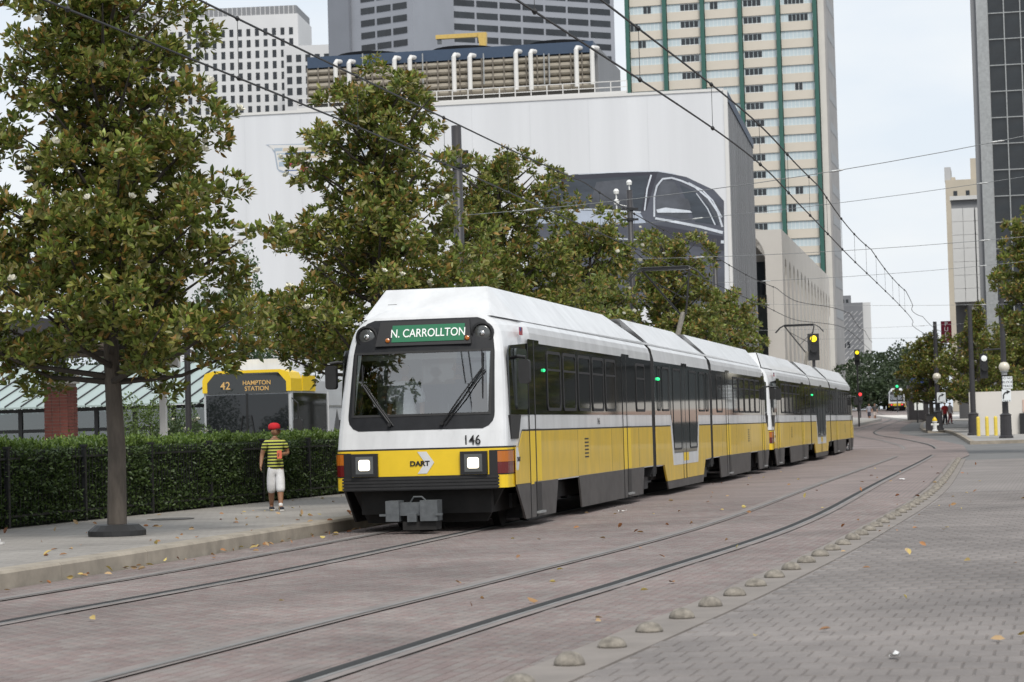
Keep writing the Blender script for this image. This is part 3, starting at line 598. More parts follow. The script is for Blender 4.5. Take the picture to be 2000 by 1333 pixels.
def make_train():
    t = obj('light_rail_train', None)
    def B(mb, name, mt, par=t, fix=True, smooth=False): return mb.build(name, mt, par, fix=fix, smooth=smooth)
    zs = [.66, .85, 1.24, 1.5, 1.77, 2.0, 2.35, 2.68, 2.84, 2.98, 3.08, 3.17, 3.24, 3.28]
    for sec in 'AB':
        q = MB(); shell(q, zs, SEC['A'][1], 0, hole=(1.77, 2.68)); L = SEC['A'][1]
        # nose top, roof and the closed inner end
        top = [3.28, 3.32, 3.36, 3.38]
        for s in (1, -1):
            rows = [[(s * min(x, lerp(WF, z) + (0 if y < 1.2 else .28)), y, z) for x, y in outline(z, L)] for z in top]
            for r0, r1 in zip(rows, rows[1:]): q.grid([r0, r1], flip=s < 0)
        rim = [(x, y, 3.38) for x, y in [(min(a, lerp(WF, 3.38) + (0 if b < 1.2 else .28)), b) for a, b in outline(3.38, L)]]
        for s in (1, -1):
            q.add([(s * x, y, z) for x, y, z in rim] + [(0, y, z) for x, y, z in rim], [(i, i + 1, len(rim) + i + 1, len(rim) + i) for i in range(len(rim) - 1)])
        q.add([(1.345, L, .66), (1.345, L, 2.84), (1.2, L, 3.2), (.9, L, 3.38), (-.9, L, 3.38), (-1.2, L, 3.2), (-1.345, L, 2.84), (-1.345, L, .66)], [range(8)])
        bd = B(q, 'car_body', M['white'], fix=False)
        if sec == 'B':
            bd.data = bd.data.copy(); bd.data.transform(Matrix.Rotation(math.pi, 4, 'Z')); bd.data.transform(Matrix.Translation((0, LT, 0)))
    y0, y1 = SEC['C']; q = MB()
    prof = [(1.32, .64), (1.345, .68), (1.345, 2.84), (1.3, 3.08), (1.2, 3.2), (.9, 3.36)]; prof = prof + [(-x, z) for x, z in prof[::-1]]
    q.prism(prof, lambda x, z: (x, y0, z), lambda x, z: (x, y1, z)); B(q, 'middle_body', M['white'])
    for ya, yb in ((SEC['A'][1], y0), (y1, SEC['B'][0])):  # bellows
        n = 7
        for k in range(n):
            q = MB(); w = (yb - ya) / n; q.prism([(1.33, .45), (1.335, 2.9), (1.1, 3.2), (-1.1, 3.2), (-1.335, 2.9), (-1.33, .45)], lambda x, z: (x * (1 if k % 2 else .97), ya + k * w, z), lambda x, z: (x * (1 if k % 2 else .97), ya + k * w + w, z)); B(q, 'bellows_fold', M['rubber'])
        q = MB(); q.box(-.78, .78, ya - 1.0, yb - .15, 3.1, 3.60); B(q, 'joint_roof_box', mat('joint_box_grey', (.16, .16, .158), .7, var=.25, scale=5))
        q = MB(); q.prism([(ya - .25, .66), (yb + .25, .66), (yb + .05, 1.0), (ya - .05, 1.0)], lambda a, b: (-1.3, a, b), lambda a, b: (1.3, a, b)); B(q, 'joint_cover', M['black'])
        for e in (ya + .012, yb - .012): q = MB(); q.prism([(1.344, .5), (1.344, 2.86), (1.29, 3.08), (1.19, 3.19), (-1.19, 3.19), (-1.29, 3.08), (-1.344, 2.86), (-1.344, .5)], lambda x, z: (x, e - .009, z), lambda x, z: (x, e + .009, z)); B(q, 'end_frame', M['rubber'])
    # roof fairings: sloping sides standing on the roof edge
    for sec, (a, b) in SEC.items():
        fa, fb = {'A': (.70, b - .15), 'C': (a + .12, b - .15), 'B': (a + .12, LT - .70)}[sec]
        ra, rb = {'A': (.62, 2.3), 'C': (-1.0, 2.0), 'B': (-1.0, .62)}[sec]
        zb, zt, wb, wt = 3.17, 3.70, 1.235, .80
        wa = lerp(WF, 3.2) + .02 if sec == 'A' else wb; we = lerp(WF, 3.2) + .02 if sec == 'B' else wb
        for s in (1, -1):
            q = MB()
            q.add([(s * wa * .98, fa, zb + .05), (s * wb, min(fa + .9, 2.2), zb), (s * wb, fb - (.9 if sec == 'B' else 0), zb), (s * we * .98, fb, zb + .05), (s * wt, fb - rb, zt), (s * wt, fa + ra, zt)], [(0, 1, 2, 3, 4, 5)])
            q.add([(s * (wa * .98 - .03), fa, zb + .05), (s * (wb - .03), min(fa + .9, 2.2), zb), (s * (wb - .03), fb - (.9 if sec == 'B' else 0), zb), (s * (we * .98 - .03), fb, zb + .05), (s * (wt - .03), fb - rb, zt), (s * (wt - .03), fa + ra, zt)], [(0, 1, 2, 3, 4, 5)])
            n = 6; q.add([], []);
            for i in range(6): j = (i + 1) % 6; o = len(q.v) - 12; q.f.append([o + i, o + j, o + 6 + j, o + 6 + i]); q.m.append(0)
            B(q, 'roof_fairing', M['white'])
        q = MB(); q.add([(-wt, fa + ra, zt), (wt, fa + ra, zt), (wt, fb - rb, zt), (-wt, fb - rb, zt)], [(0, 1, 2, 3)])
        q.add([(-wa * .98, fa, zb + .05), (wa * .98, fa, zb + .05), (wt, fa + ra, zt), (-wt, fa + ra, zt)], [(0, 1, 2, 3)])
        if sec == 'B': q.add([(-we * .98, fb, zb + .05), (we * .98, fb, zb + .05), (wt, fb - rb, zt), (-wt, fb - rb, zt)], [(0, 1, 2, 3)])
        B(q, 'roof_cover', M['white'])
    parts = make_cab(t)
    for p in list(parts):                                  # the far cab is the same, turned round
        if p.parent is t and not p.name.startswith(('arrow', 'dashboard', 'cab_seat', 'sun_blind')):
            me = p.data.copy(); me.transform(p.matrix_basis); me.transform(Matrix.Rotation(math.pi, 4, 'Z')); me.transform(Matrix.Translation((0, LT, 0)))
            o = obj(p.name.split('.')[0], me, t)
    for sec in 'ACB':
        for s in (1, -1): make_side(t, sec, s)
    q = MB(); q.box(-1.05, 1.05, 1.9, LT - 1.9, .34, .60); B(q, 'underframe', M['under'])
    for yb in (2.9, 14.1, 23.5, LT - 2.9):                 # bogies
        q = MB()
        for s in (-1, 1): q.box(s * .98 - .07, s * .98 + .07, yb - 1.35, yb + 1.35, .30, .52); q.box(s * 1.05 - .1, s * 1.05 + .1, yb - .25, yb + .25, .2, .6)
        q.box(-.9, .9, yb - .2, yb + .2, .25, .5); q.box(-1.08, 1.08, yb - .75, yb - .45, .12, .3); bg = B(q, 'bogie', mat('bogie_steel', (.045, .045, .047), .6, var=.4, scale=7))
        for dy in (-.95, .95):
            for s in (-1, 1): q = MB(); q.lathe([(.34, -.06), (.34, .05), (.25, .06), (.1, .08)], (s * .76, yb + dy, .345), 20, axis='x'); q.build('wheel', M['under'], bg, fix=True)
    # pantograph on the rear car
    q = MB(); yp = 27.0; q.box(-.55, .55, yp - .7, yp + .7, 3.36, 3.46); pb = B(q, 'pantograph_base', M['galv'])
    q = MB(); q.tube([(.05, yp - .6, 3.45), (.12, yp + .8, 4.45)], .07, 8); q.build('lower_arm', mat('worn_arm_paint', (.20, .18, .15), .6, var=.3), pb, fix=True)
    q = MB(); zc = 5.56
    for s in (-1, 1): q.tube([(.12 + s * .08, yp + .8, 4.45), (s * .62, yp - 1.3, zc - .05)], .026, 6)
    q.tube([(-.12, yp + .2, 4.77), (.5, yp - .75, 5.25)], .012, 5); q.tube([(.36, yp + .2, 4.77), (-.42, yp - .75, 5.25)], .012, 5); q.build('upper_frame', M['black'], pb, fix=True)
    q = MB()
    for dy in (-1.45, -1.15):
        q.tube([(-1.0, yp + dy, zc - .32), (-.82, yp + dy, zc - .12), (-.6, yp + dy, zc), (.6, yp + dy, zc), (.82, yp + dy, zc - .12), (1.0, yp + dy, zc - .32)], .02, 6)
    q.box(-.6, .6, yp - 1.5, yp - 1.1, zc - .07, zc - .03); q.build('collector_head', M['black'], pb, fix=True)
    return t
train = make_train()
train.location = (TR0.x, TR0.y, 0); train.rotation_euler[2] = -ANG
tag(train, 'leading white and yellow articulated light rail train signed N. CARROLLTON, headlights on', 'train', 'light rail trains on the street')
train2 = copy_tree(train); p2 = TR0 + DIR * 38.15
train2.location = (p2.x, p2.y, 0); tag(train2, 'second white and yellow light rail train coupled close behind the leading one')
# ------------------------------------------------------------------ magnolias
def leaf_field(C, A, S, tint, rng, w=.44, fold=.22):
    """one folded six-point leaf per row: C base points, A unit axes, S lengths, tint rgb"""
    n = len(C); up = rng.normal(size=(n, 3)); up[:, 2] += 1.2
    side = np.cross(A, up); side /= np.linalg.norm(side, axis=1)[:, None] + 1e-9
    nrm = np.cross(side, A); l = S[:, None]; hw = l * w * .5
    def pt(a, b, c): return C + A * l * a + side * hw * b + nrm * l * c
    V = np.stack([pt(0, 0, 0), pt(.32, .9, fold * .30), pt(.68, .82, fold * .25), pt(1, 0, -.06), pt(.68, -.82, fold * .25), pt(.32, -.9, fold * .30)], 1).reshape(-1, 3)
    f = np.array([[0, 3, 2, 1], [0, 5, 4, 3]]); Fc = (f[None] + 6 * np.arange(n)[:, None, None]).reshape(-1, 4)
    col = np.repeat(np.concatenate([tint, np.ones((n, 1))], 1), 6, 0); return V, Fc, col
def greens(n, rng, bright=1.0):
    t = rng.random(n)[:, None]; a = np.array([.042, .068, .015]); b = np.array([.15, .195, .042]); c = a + (b - a) * t ** 1.5
    k = rng.random(n) < .11; c[k] = np.array([.20, .135, .04]) * (.6 + .6 * rng.random((k.sum(), 1)))
    return c * bright * np.array([1.85, 1.72, 1.45])
def magnolia(name, label, loc, H, rad, seed, group, nlimb=44, leaf=.17, ros=15, lean=0, lift=2.15, singles=0, flowers=14, trunk_r=.14, flare=True, sq=1.0, pot=False, kinds='magnolia'):
    rng = np.random.default_rng(seed); rd = random.Random(seed)
    t = thing(name, label, 'tree', loc, 0, group)
    tp = [(0, 0, 0), (.02, 0, lift * .5), (.0 + lean * .3, .03, lift), (lean * .6, -.05, H * .55), (lean, .02, H * .9)]
    q = MB(); q.tube([(0, 0, -.05), (0, 0, .12)] + tp[1:], [trunk_r * 1.3, trunk_r * 1.12, trunk_r, trunk_r * .9, trunk_r * .55, .02], 12); q.build('trunk', M['bark'], t, smooth=True)
    bb = MB(); Cs = []; ends = []
    for i in range(nlimb):
        u = (i + rd.random()) / nlimb; z0 = lift + (H * .92 - lift) * u ** 1.05; az = i * 2.399 + rd.uniform(-.5, .5)
        r = lerp(rad, z0 + .35) * rd.uniform(.72, 1.08); dz = r * rd.uniform(.05, .45) * (1 if z0 > lift + .8 else .35)
        tx = lerp([(0, 0), (H, lean)], z0)
        e = Vector((tx + math.cos(az) * r, math.sin(az) * r * sq, z0 + dz)); s0 = Vector((tx * .9, 0, max(lift * .9, z0 - .45)))
        mid = s0.lerp(e, .5) + Vector((0, 0, -.08 * r)); bb.tube([s0, mid, e], [.045 * (1.15 - u), .028, .008], 5)
        nc = max(2, int(r / .38))
        for k in range(nc):
            f = .38 + .66 * k / max(1, nc - 1); c = s0.lerp(e, f) + Vector((rd.gauss(0, .16), rd.gauss(0, .16), rd.gauss(0, .12)))
            Cs.append((c, .26 + .10 * rd.random()))
    bb.build('branches', M['bark2'], t)
    ctr = np.array([lean * .5, 0, 0]); cc = np.array([tuple(c) for c, _ in Cs]); cr0 = np.array([r for _, r in Cs]); k = len(cc) * ros
    cc = np.repeat(cc, ros, 0); cr0 = np.repeat(cr0, ros); d = rng.normal(size=(k, 3)); d /= np.linalg.norm(d, axis=1)[:, None]; d[:, 2] *= .75
    pp_ = cc + d * (cr0 * rng.random(k) ** .4)[:, None]; outw = cc * np.array([1, 1, 0]) - ctr * (cc[:, 2:] / H)
    ax = d * .8 + np.array([0, 0, .8]) + .5 * outw / (np.abs(cc[:, :1]) + np.abs(cc[:, 1:2]) + .4); ax /= np.linalg.norm(ax, axis=1)[:, None]
    o1 = np.cross(ax, np.array([.3, .5, .8])); o1 /= np.linalg.norm(o1, axis=1)[:, None]; o2 = np.cross(ax, o1); m = 8
    w = rng.random((k, 1)) * 6.28 + np.arange(m)[None] * 2.4; th = .4 + .95 * np.arange(m)[None] / m + rng.normal(size=(k, m)) * .28; keep = rng.random((k, m)) < .88
    axis = (ax[:, None] * np.cos(th)[..., None] + (o1[:, None] * np.cos(w)[..., None] + o2[:, None] * np.sin(w)[..., None]) * np.sin(th)[..., None])[keep]
    base = np.repeat(pp_[:, None], m, 1)[keep] + axis * .02; n = len(base); axis /= np.linalg.norm(axis, axis=1)[:, None]; ln = leaf * (.5 + .75 * rng.random(n))
    tint = greens(n, rng)
    pick = np.zeros(n, bool)
    if singles:                                            # the leaves nearest the street as objects of their own
        vis = np.argsort(base[:, 1] + rng.random(n) * .9)[:singles]; pick[vis] = True
    V, Fc, col = leaf_field(base[~pick], axis[~pick], ln[~pick], tint[~pick], rng)
    cr = obj('crown', np_mesh('crown', V, Fc, M['leaf'], col), t); cr['kind'] = 'stuff'
    if singles:
        lm = []
        for k in range(6):
            V, Fc, col = leaf_field(np.zeros((1, 3)), np.array([[0, 0, 1.0]]), np.ones(1), greens(1, rng, 1.1), np.random.default_rng(k)); lm.append(np_mesh('leaf', V, Fc, M['leaf'], col))
        for i in np.where(pick)[0]:
            o = obj('leaf', lm[int(i) % 6], t, tuple(base[i])); o.rotation_mode = 'QUATERNION'; o.rotation_quaternion = Vector(axis[i]).to_track_quat('Z', 'X'); o.scale = [ln[i]] * 3
    for k in range(flowers):                               # cream blossoms at the outside of the crown
        c, cr_ = Cs[rd.randrange(len(Cs))]; out = Vector((c.x, c.y - .6, .3)).normalized(); p = c + out * (cr_ + .1)
        o = obj('blossom', FLOWER, t, p); o.rotation_euler = (rd.uniform(-.7, .7), rd.uniform(-.7, .7), rd.uniform(0, 6)); o.scale = [rd.uniform(.75, 1.15)] * 3
    if pot:
        q = MB(); q.lathe([(.40, 0), (.40, .07), (.30, .15), (.2, .155)], n=20); q.build('tree_collar', mat('black_tree_collar', (.022, .022, .023), .55), t)
    return t
def flower_mesh():
    q = MB()
    for ring, (n, tilt, l) in enumerate(((6, .95, .085), (4, .45, .075))):
        for k in range(n):
            w = 2 * math.pi * k / n + ring * .5; a = Vector((math.cos(w) * math.sin(tilt), math.sin(w) * math.sin(tilt), math.cos(tilt))); s = Vector((-math.sin(w), math.cos(w), 0))
            p = [Vector((0, 0, 0)), a * l * .5 + s * l * .38, a * l * .9 + s * l * .25 + Vector((0, 0, .012)), a * l + Vector((0, 0, .016)), a * l * .9 - s * l * .25 + Vector((0, 0, .012)), a * l * .5 - s * l * .38]
            q.add(p, [(0, 1, 2, 3), (0, 3, 4, 5)])
    return q.mesh('blossom', M['petal'])
FLOWER = flower_mesh()
R1 = [(2.0, 1.7), (2.6, 2.25), (3.6, 2.25), (4.4, 1.95), (5.2, 1.5), (6.0, 1.15), (7.0, 1.3), (7.8, .9), (8.6, .2)]
magnolia('magnolia_tree', 'large magnolia nearest the camera, grey trunk in a black collar on the sidewalk', (-5.52, 31.8, KH), 8.7, R1, 3, 'magnolias along the sidewalk', 84, .128, 27, -.1, 2.35, singles=300, flowers=34, trunk_r=.122, pot=True)
R2 = [(2.0, 1.6), (2.8, 2.1), (3.8, 1.95), (4.8, 1.3), (5.6, 1.3), (6.6, 1.2), (7.4, 1.1), (8.3, .35)]
row = [((-2.55, 42.6), 8.5, R2, 11, 'tall magnolia behind the bus stop hedge, second in the sidewalk row, beside the charcoal pole'),
       ((-.35, 53.4), 8.3, R1, 12, 'magnolia with a leaning top right of the charcoal pole, third in the sidewalk row'),
       ((2.1, 63.8), 7.6, R2, 13, 'magnolia rising behind the roof of the leading train, fourth in the sidewalk row'),
       ((5.0, 74.5), 8.0, R1, 14, 'magnolia behind the raised pantograph of the leading train, fifth in the sidewalk row'),
       ((7.6, 85.0), 6.4, R2, 15, 'last small magnolia of the sidewalk row, below the grey side of the white building')]
for k, ((x, y), H, rd_, sd, lb) in enumerate(row):
    magnolia('magnolia_tree', lb, (x, y, KH), H, [(a * H / 8.4, b * (1.18 if a < 5 else 1.05)) for a, b in rd_], sd, 'magnolias along the sidewalk', 80 if k < 2 else 70, .135 if k < 2 else .16, 21 if k < 2 else 15, .15, 2.6, flowers=20, trunk_r=.15)
# trees on the far right corner, and the row that goes on beyond the frame along the plaza
R3 = [(1.8, 1.6), (2.6, 2.6), (3.8, 2.7), (5.0, 2.1), (6.0, 1.2), (6.8, .3)]
rt = [((1820, 830), 158, 6.9, [(a, b * .8) for a, b in R3], 21, 'rounded magnolia at the far corner behind the first globe lamp'),
      ((1915, 845), 138, 8.2, R3, 22, 'magnolia behind the three yellow bollards on the far corner'),
      ((2062, 860), 92, 10.2, [(4.6, 1.4), (5.6, 2.5), (7, 2.5), (8.6, 1.6), (10, .4)], 23, 'tall magnolia cut by the right edge, foliage high above the lamp post'),
      ((1985, 850), 146, 7.2, R3, 24, 'lower magnolia behind the signed lamp post near the right edge')]
for (px, py), Y, H, rd_, sd, lb in rt:
    p = P(px, py, Y); magnolia('magnolia_tree', lb, (p.x, Y, zg(Y) + .12), H, rd_, sd, 'magnolias on the far corner', 54, .19, 13, 0, rd_[0][0] + .1, flowers=16, trunk_r=.16)
for k, (x, y) in enumerate(((27.5, 96), (24.5, 80), (21.5, 66), (19.5, 53))):
    magnolia('magnolia_tree', 'magnolia standing off the plaza beyond the right edge, %s from the corner' % ordinal(k + 1), (x, y, 0), 7.2, R3, 30 + k, 'magnolias along the plaza', 30, .3, 7, 0, 1.6, flowers=0, trunk_r=.16)
# ------------------------------------------------------------------ hedge and fence
HD = Vector((.2550, .967)).normalized(); HN = Vector((HD.y, -HD.x)); H0 = Vector((-10.6, 25.0))
HD_ = math.atan2(HD.x, HD.y); HL = 62.0
hedge = thing('hedge', 'long clipped green hedge behind the black iron fence', 'hedge', (H0.x, H0.y, KH), -HD_)
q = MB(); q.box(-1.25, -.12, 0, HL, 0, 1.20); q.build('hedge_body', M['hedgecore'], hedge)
rng = np.random.default_rng(8); n1, n2 = 52000, 60000
yl = rng.random(n1) * 26 + 6
front = np.stack([rng.normal(-.06, .05, n1), yl, rng.random(n1) ** 1.1 * 1.16 + .04], 1); axf = rng.normal(size=(n1, 3)) * .7 + np.array([.9, 0, .35])
wave = .05 * np.sin(yl * 1.7) + .03 * np.sin(yl * 4.1); front[:, 0] += wave * (front[:, 2] > .5)
yt = rng.random(n2) * 30 + 5
top = np.stack([-.1 - rng.random(n2) * 1.15, yt, 1.24 + .04 * np.sin(yt * 1.3) + .025 * np.sin(yt * 4.7 + 1) + rng.normal(0, .04, n2) + .12 * (rng.random(n2) < .03) * rng.random(n2)], 1); axt = rng.normal(size=(n2, 3)) * .6 + np.array([0, 0, 1.0])
ax_ = np.concatenate([axf, axt]); ax_ /= np.linalg.norm(ax_, axis=1)[:, None]
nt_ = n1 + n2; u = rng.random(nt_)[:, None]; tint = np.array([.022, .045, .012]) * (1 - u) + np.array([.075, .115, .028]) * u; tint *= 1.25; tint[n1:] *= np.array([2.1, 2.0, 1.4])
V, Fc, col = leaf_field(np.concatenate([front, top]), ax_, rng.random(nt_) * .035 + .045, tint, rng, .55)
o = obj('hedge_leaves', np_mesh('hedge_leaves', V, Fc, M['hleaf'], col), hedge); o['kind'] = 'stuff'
fence = thing('iron_fence', 'black iron picket fence half grown into the hedge', 'fence', (H0.x, H0.y, KH), -HD_)
fm = mat('black_fence_iron', (.015, .016, .018), .5)
for z in (.16, 1.05): MB().box(-.02, .02, 6, 44, z, z + .035).build('rail_bar', fm, fence)
pk = MB().box(-.007, .007, -.007, .007, .03, 1.17); pk.add([(-.012, -.012, 1.17), (.012, -.012, 1.17), (.012, .012, 1.17), (-.012, .012, 1.17), (0, 0, 1.22)], [(0, 1, 4), (1, 2, 4), (2, 3, 4), (3, 0, 4)]); pkm = pk.mesh('picket', fm)
k = 0; y = 7.0
while y < 43.5 and k < 300: obj('picket', pkm, fence, (0, y, 0)); y += .125; k += 1
pm = MB().box(-.035, .035, -.035, .035, 0, 1.22); pm.box(-.05, .05, -.05, .05, 1.22, 1.26); pm = pm.mesh('post', fm)
for k in range(14): obj('post', pm, fence, (.01, 8.1 + 2.72 * k, 0))
# ------------------------------------------------------------------ people
def skin(name, verts, edges, radii, mt, parent=None, sub=2):
    me = bpy.data.meshes.new(name); me.from_pydata([tuple(v) for v in verts], edges, [])
    o = bpy.data.objects.new(name, me); COL.objects.link(o)
    md = o.modifiers.new('s', 'SKIN'); md.use_smooth_shade = True
    for i, r in enumerate(radii): me.skin_vertices[0].data[i].radius = r if isinstance(r, tuple) else (r, r)
    me.skin_vertices[0].data[0].use_root = True
    ms = o.modifiers.new('u', 'SUBSURF'); ms.levels = sub; ms.render_levels = sub
    dg = bpy.context.evaluated_depsgraph_get(); m2 = bpy.data.meshes.new_from_object(o.evaluated_get(dg)); bpy.data.objects.remove(o)
    m2.materials.clear(); m2.materials.append(mt); return obj(name, m2, parent)
def cloth(name, c, rough=.85): return mat(name, c, rough, var=.15, scale=18, bump=.1)
def stripe_mat(name, a, b, per):
    m = bpy.data.materials.new(name); m.use_nodes = True; t = m.node_tree; bs = t.nodes['Principled BSDF']; L = t.links.new
    tc = t.nodes.new('ShaderNodeTexCoord'); sp = t.nodes.new('ShaderNodeSeparateXYZ'); L(tc.outputs['Object'], sp.inputs[0])
    mu = t.nodes.new('ShaderNodeMath'); mu.operation = 'DIVIDE'; mu.inputs[1].default_value = per; fr = t.nodes.new('ShaderNodeMath'); fr.operation = 'FRACT'; gt = t.nodes.new('ShaderNodeMath'); gt.operation = 'GREATER_THAN'; gt.inputs[1].default_value = .46
    mx = t.nodes.new('ShaderNodeMix'); mx.data_type = 'RGBA'; mx.inputs[6].default_value = (*a, 1); mx.inputs[7].default_value = (*b, 1)
    L(sp.outputs[2], mu.inputs[0]); L(mu.outputs[0], fr.inputs[0]); L(fr.outputs[0], gt.inputs[0]); L(gt.outputs[0], mx.inputs[0]); L(mx.outputs[2], bs.inputs['Base Color']); bs.inputs['Roughness'].default_value = .9; return m
def person(label, loc, rz, h=1.7, shirt=None, shorts=None, shoe=None, hat=None, step=.16, arm_l=None, arm_r=None, sleeve=.5, leg=.55, look=0, sock=None, seated=False, skinm=None, group=None, hold=None, lean=0, hs=1.1):
    """faces -y; built 1.0 tall and scaled; leg = how far down the trousers reach; sleeve = how far down the arm"""
    t = thing('person', label, 'person', loc, rz, group); t.scale = (h, h, h); sk = skinm or M['skin']
    hip, sh, nk = .52, .815, .86
    V = [(0, 0, hip), (0, -.005, .62), (0, -.005, .72), (0, 0, sh - .015), (0, -.003, nk), (0, -.012, .90)]; E = [(i, i + 1) for i in range(5)]; rad = [(.070, .052), (.062, .045), (.070, .048), (.064, .042), .030, .034]
    def add(p, par, r): V.append(p); E.append((par, len(V) - 1)); rad.append(r); return len(V) - 1
    AR = {}
    for s, pose in ((-1, arm_l), (1, arm_r)):
        el, wr = pose or ((s * .145, .015, .645), (s * .15, -.03, .515))
        a = add((s * .085, 0, sh - .005), 3, .040); b = add((s * .118, .002, sh - .03), a, .036); c = add(el, b, .027); d = add(wr, c, .019)
        wv = Vector(wr); dv = (wv - Vector(el)).normalized(); sx = Vector((0, -1, 0)) if abs(dv.y) < .8 else Vector((0, 0, 1)); sx = (sx - dv * sx.dot(dv)).normalized(); pn = add(wv + dv * .035, d, (.019, .011)); AR[s] = (b, c, d, wv + dv * .035)
        for k in range(4):
            o_ = sx * (.0105 * (k - 1.5)); l = (.030, .036, .034, .026)[k]; f1 = add(wv + dv * .05 + o_, pn, .0058); f2 = add(wv + dv * (.05 + l * .6) + o_ + Vector((-s * .004, -.004, 0)), f1, .005); add(wv + dv * (.05 + l * .9) + o_ + Vector((-s * .014, -.008, 0)), f2, .0045)
        th = add(wv + dv * .025 + sx * .018, pn, .0065); add(wv + dv * .045 + sx * .026, th, .0055)
    LG = {}
    for s in (-1, 1):
        st = step * s
        if seated: kn, an, to = (s * .055, -.24, hip - .01), (s * .055, -.24, hip - .24), (s * .055, -.30, hip - .26)
        else: kn, an, to = (s * .05, -st * .35 - .01, .285), (s * .042, -st + (.05 if s * step < 0 else 0), .045), (s * .048, -st - .075, .022)
        a = add((s * .048, 0, hip - .045), 0, .062); b = add(kn, a, .042); m_ = add(tuple(Vector(kn).lerp(Vector(an), .35) + Vector((0, .012, 0))), b, .040); c = add(an, m_, .024); d = add(to, c, (.026, .016)); LG[s] = (a, b, m_, c, d)
    body = skin('body', V, E, rad, sk, t)
    hd = skin('head', [(0, -.012, .898), (0, -.010, .925), (0, -.008, .955), (0, -.004, .982)], [(0, 1), (1, 2), (2, 3)], [(.026, .030), (.043, .050), (.047, .057), (.030, .036)], sk, t)
    q = MB(); q.add([(-.009, -.062, .925), (.009, -.062, .925), (0, -.075, .927), (0, -.058, .952)], [(0, 1, 2), (0, 2, 3), (1, 3, 2)]); q.build('nose', sk, hd)
    for s in (-1, 1):
        q = MB(); q.lathe([(.002, -.006), (.011, -.003), (.011, .003), (.002, .006)], (s * .047, -.004, .937), 8, axis='x'); q.build('ear', sk, hd)
        q = MB(); q.box(s * .019 - .008, s * .019 + .008, -.0605, -.055, .945, .951); q.build('eye', M['hair'], hd)
    q = MB(); q.box(-.014, .014, -.0615, -.055, .912, .916); q.build('mouth', mat('lip', (.17, .06, .045), .6), hd)
    hr = skin('hair', [(0, .022, .925), (0, .012, .955), (0, .002, .985)], [(0, 1), (1, 2)], [(.044, .038), (.050, .052), (.036, .042)], M['hair'], hd, 1)
    hd.rotation_euler[2] = look; hd.scale = [hs] * 3; hd.location = (0, 0, .9 * (1 - hs))
    def V_(i): return V[i]
    if shirt:
        v = [(0, 0, hip - .055), (0, -.004, .585), (0, -.004, .72), (0, 0, sh - .01), (0, 0, nk - .018)]; e = [(0, 1), (1, 2), (2, 3), (3, 4)]; r = [(.128, .098), (.098, .074), (.10, .071), (.086, .06), (.036, .036)]
        for s in (-1, 1):
            b, c, d, _ = AR[s]; p0, p1, p2 = Vector(V[b]), Vector(V[c]), Vector(V[d]); en = p0.lerp(p1, sleeve / .5) if sleeve <= .5 else p1.lerp(p2, (sleeve - .5) * 2)
            v.append((s * .088, 0, sh - .002)); e.append((3, len(v) - 1)); r.append(.048); v.append(p0); e.append((len(v) - 2, len(v) - 1)); r.append(.047)
            if sleeve > .5: v.append(p1); e.append((len(v) - 2, len(v) - 1)); r.append(.038)
            v.append(en); e.append((len(v) - 2, len(v) - 1)); r.append(.043 if sleeve <= .5 else .028)
        skin('shirt', v, e, r, shirt, t)
    if shorts:
        v = [(0, 0, hip + .05), (0, 0, hip - .02)]; e = [(0, 1)]; r = [(.078, .058), (.088, .068)]
        for s in (-1, 1):
            a, b, m_, c, d = LG[s]; A_, B_, C_ = Vector(V[a]), Vector(V[b]), Vector(V[c]); v.append(A_); e.append((1, len(v) - 1)); r.append(.068)
            if leg > .5: v.append(B_); e.append((len(v) - 2, len(v) - 1)); r.append(.058 if leg < .8 else .05); v.append(B_.lerp(C_, (leg - .5) * 2)); e.append((len(v) - 2, len(v) - 1)); r.append(.058 if leg < .8 else .036)
            else: v.append(A_.lerp(B_, leg * 2)); e.append((len(v) - 2, len(v) - 1)); r.append(.06)
        skin('shorts' if leg < .8 else 'trousers', v, e, r, shorts, t)
    if shoe:
        for s in (-1, 1):
            a, b, m_, c, d = LG[s]; C_, D_ = Vector(V[c]), Vector(V[d])
            if sock: skin('sock', [C_ + Vector((0, .002, .055)), C_ + Vector((0, 0, -.012))], [(0, 1)], [.030, .028], sock, t, 1)
            sm = skin('shoe', [C_ + Vector((0, .014, -.014)), C_ + Vector((0, -.02, -.016)), D_ + Vector((0, -.012, .006))], [(0, 1), (1, 2)], [(.032, .030), (.034, .028), (.032, .022)], shoe, t, 2)
            q = MB(); z0 = min(C_.z - .045, D_.z - .021); q.prism([(-.030, C_.y + .04), (.030, C_.y + .04), (.036, D_.y), (.022, D_.y - .035), (-.022, D_.y - .035), (-.036, D_.y)], lambda x, y: (C_.x + x, y, z0), lambda x, y: (C_.x + x, y, z0 + .018)); q.build('sole', mat('pale_sole', (.55, .54, .52), .7), sm)
    if hat:
        q = MB(); q.lathe([(.057, .955), (.060, .975), (.056, 1.0), (.036, 1.016), (.008, 1.02)], (0, .004, 0), 16); c = q.build('cap', hat[0], t, smooth=True); c.scale = (.9 * hs, 1.02 * hs, hs); c.location = (0, 0, .9 * (1 - hs)); c.rotation_euler[2] = look
        q = MB(); q.prism([(-.045, -.04), (.045, -.04), (.04, -.10), (.018, -.122), (-.018, -.122), (-.04, -.10)], lambda x, y: (x, y, .955 + (y + .04) * .12), lambda x, y: (x, y, .962 + (y + .04) * .12)); q.build('cap_brim', hat[1], c)
    if hold:
        p = AR[hold[0]][3]; q = MB(); q.prism(rrect(-.028, .028, -.05, .05, .01), lambda a, b: (p.x + a - hold[0] * .02, p.y - .02, p.z + b), lambda a, b: (p.x + a - hold[0] * .02, p.y - .035, p.z + b)); q.build('held_packet', hold[1], t)
    return t
p = P(540, 998, 40.4)
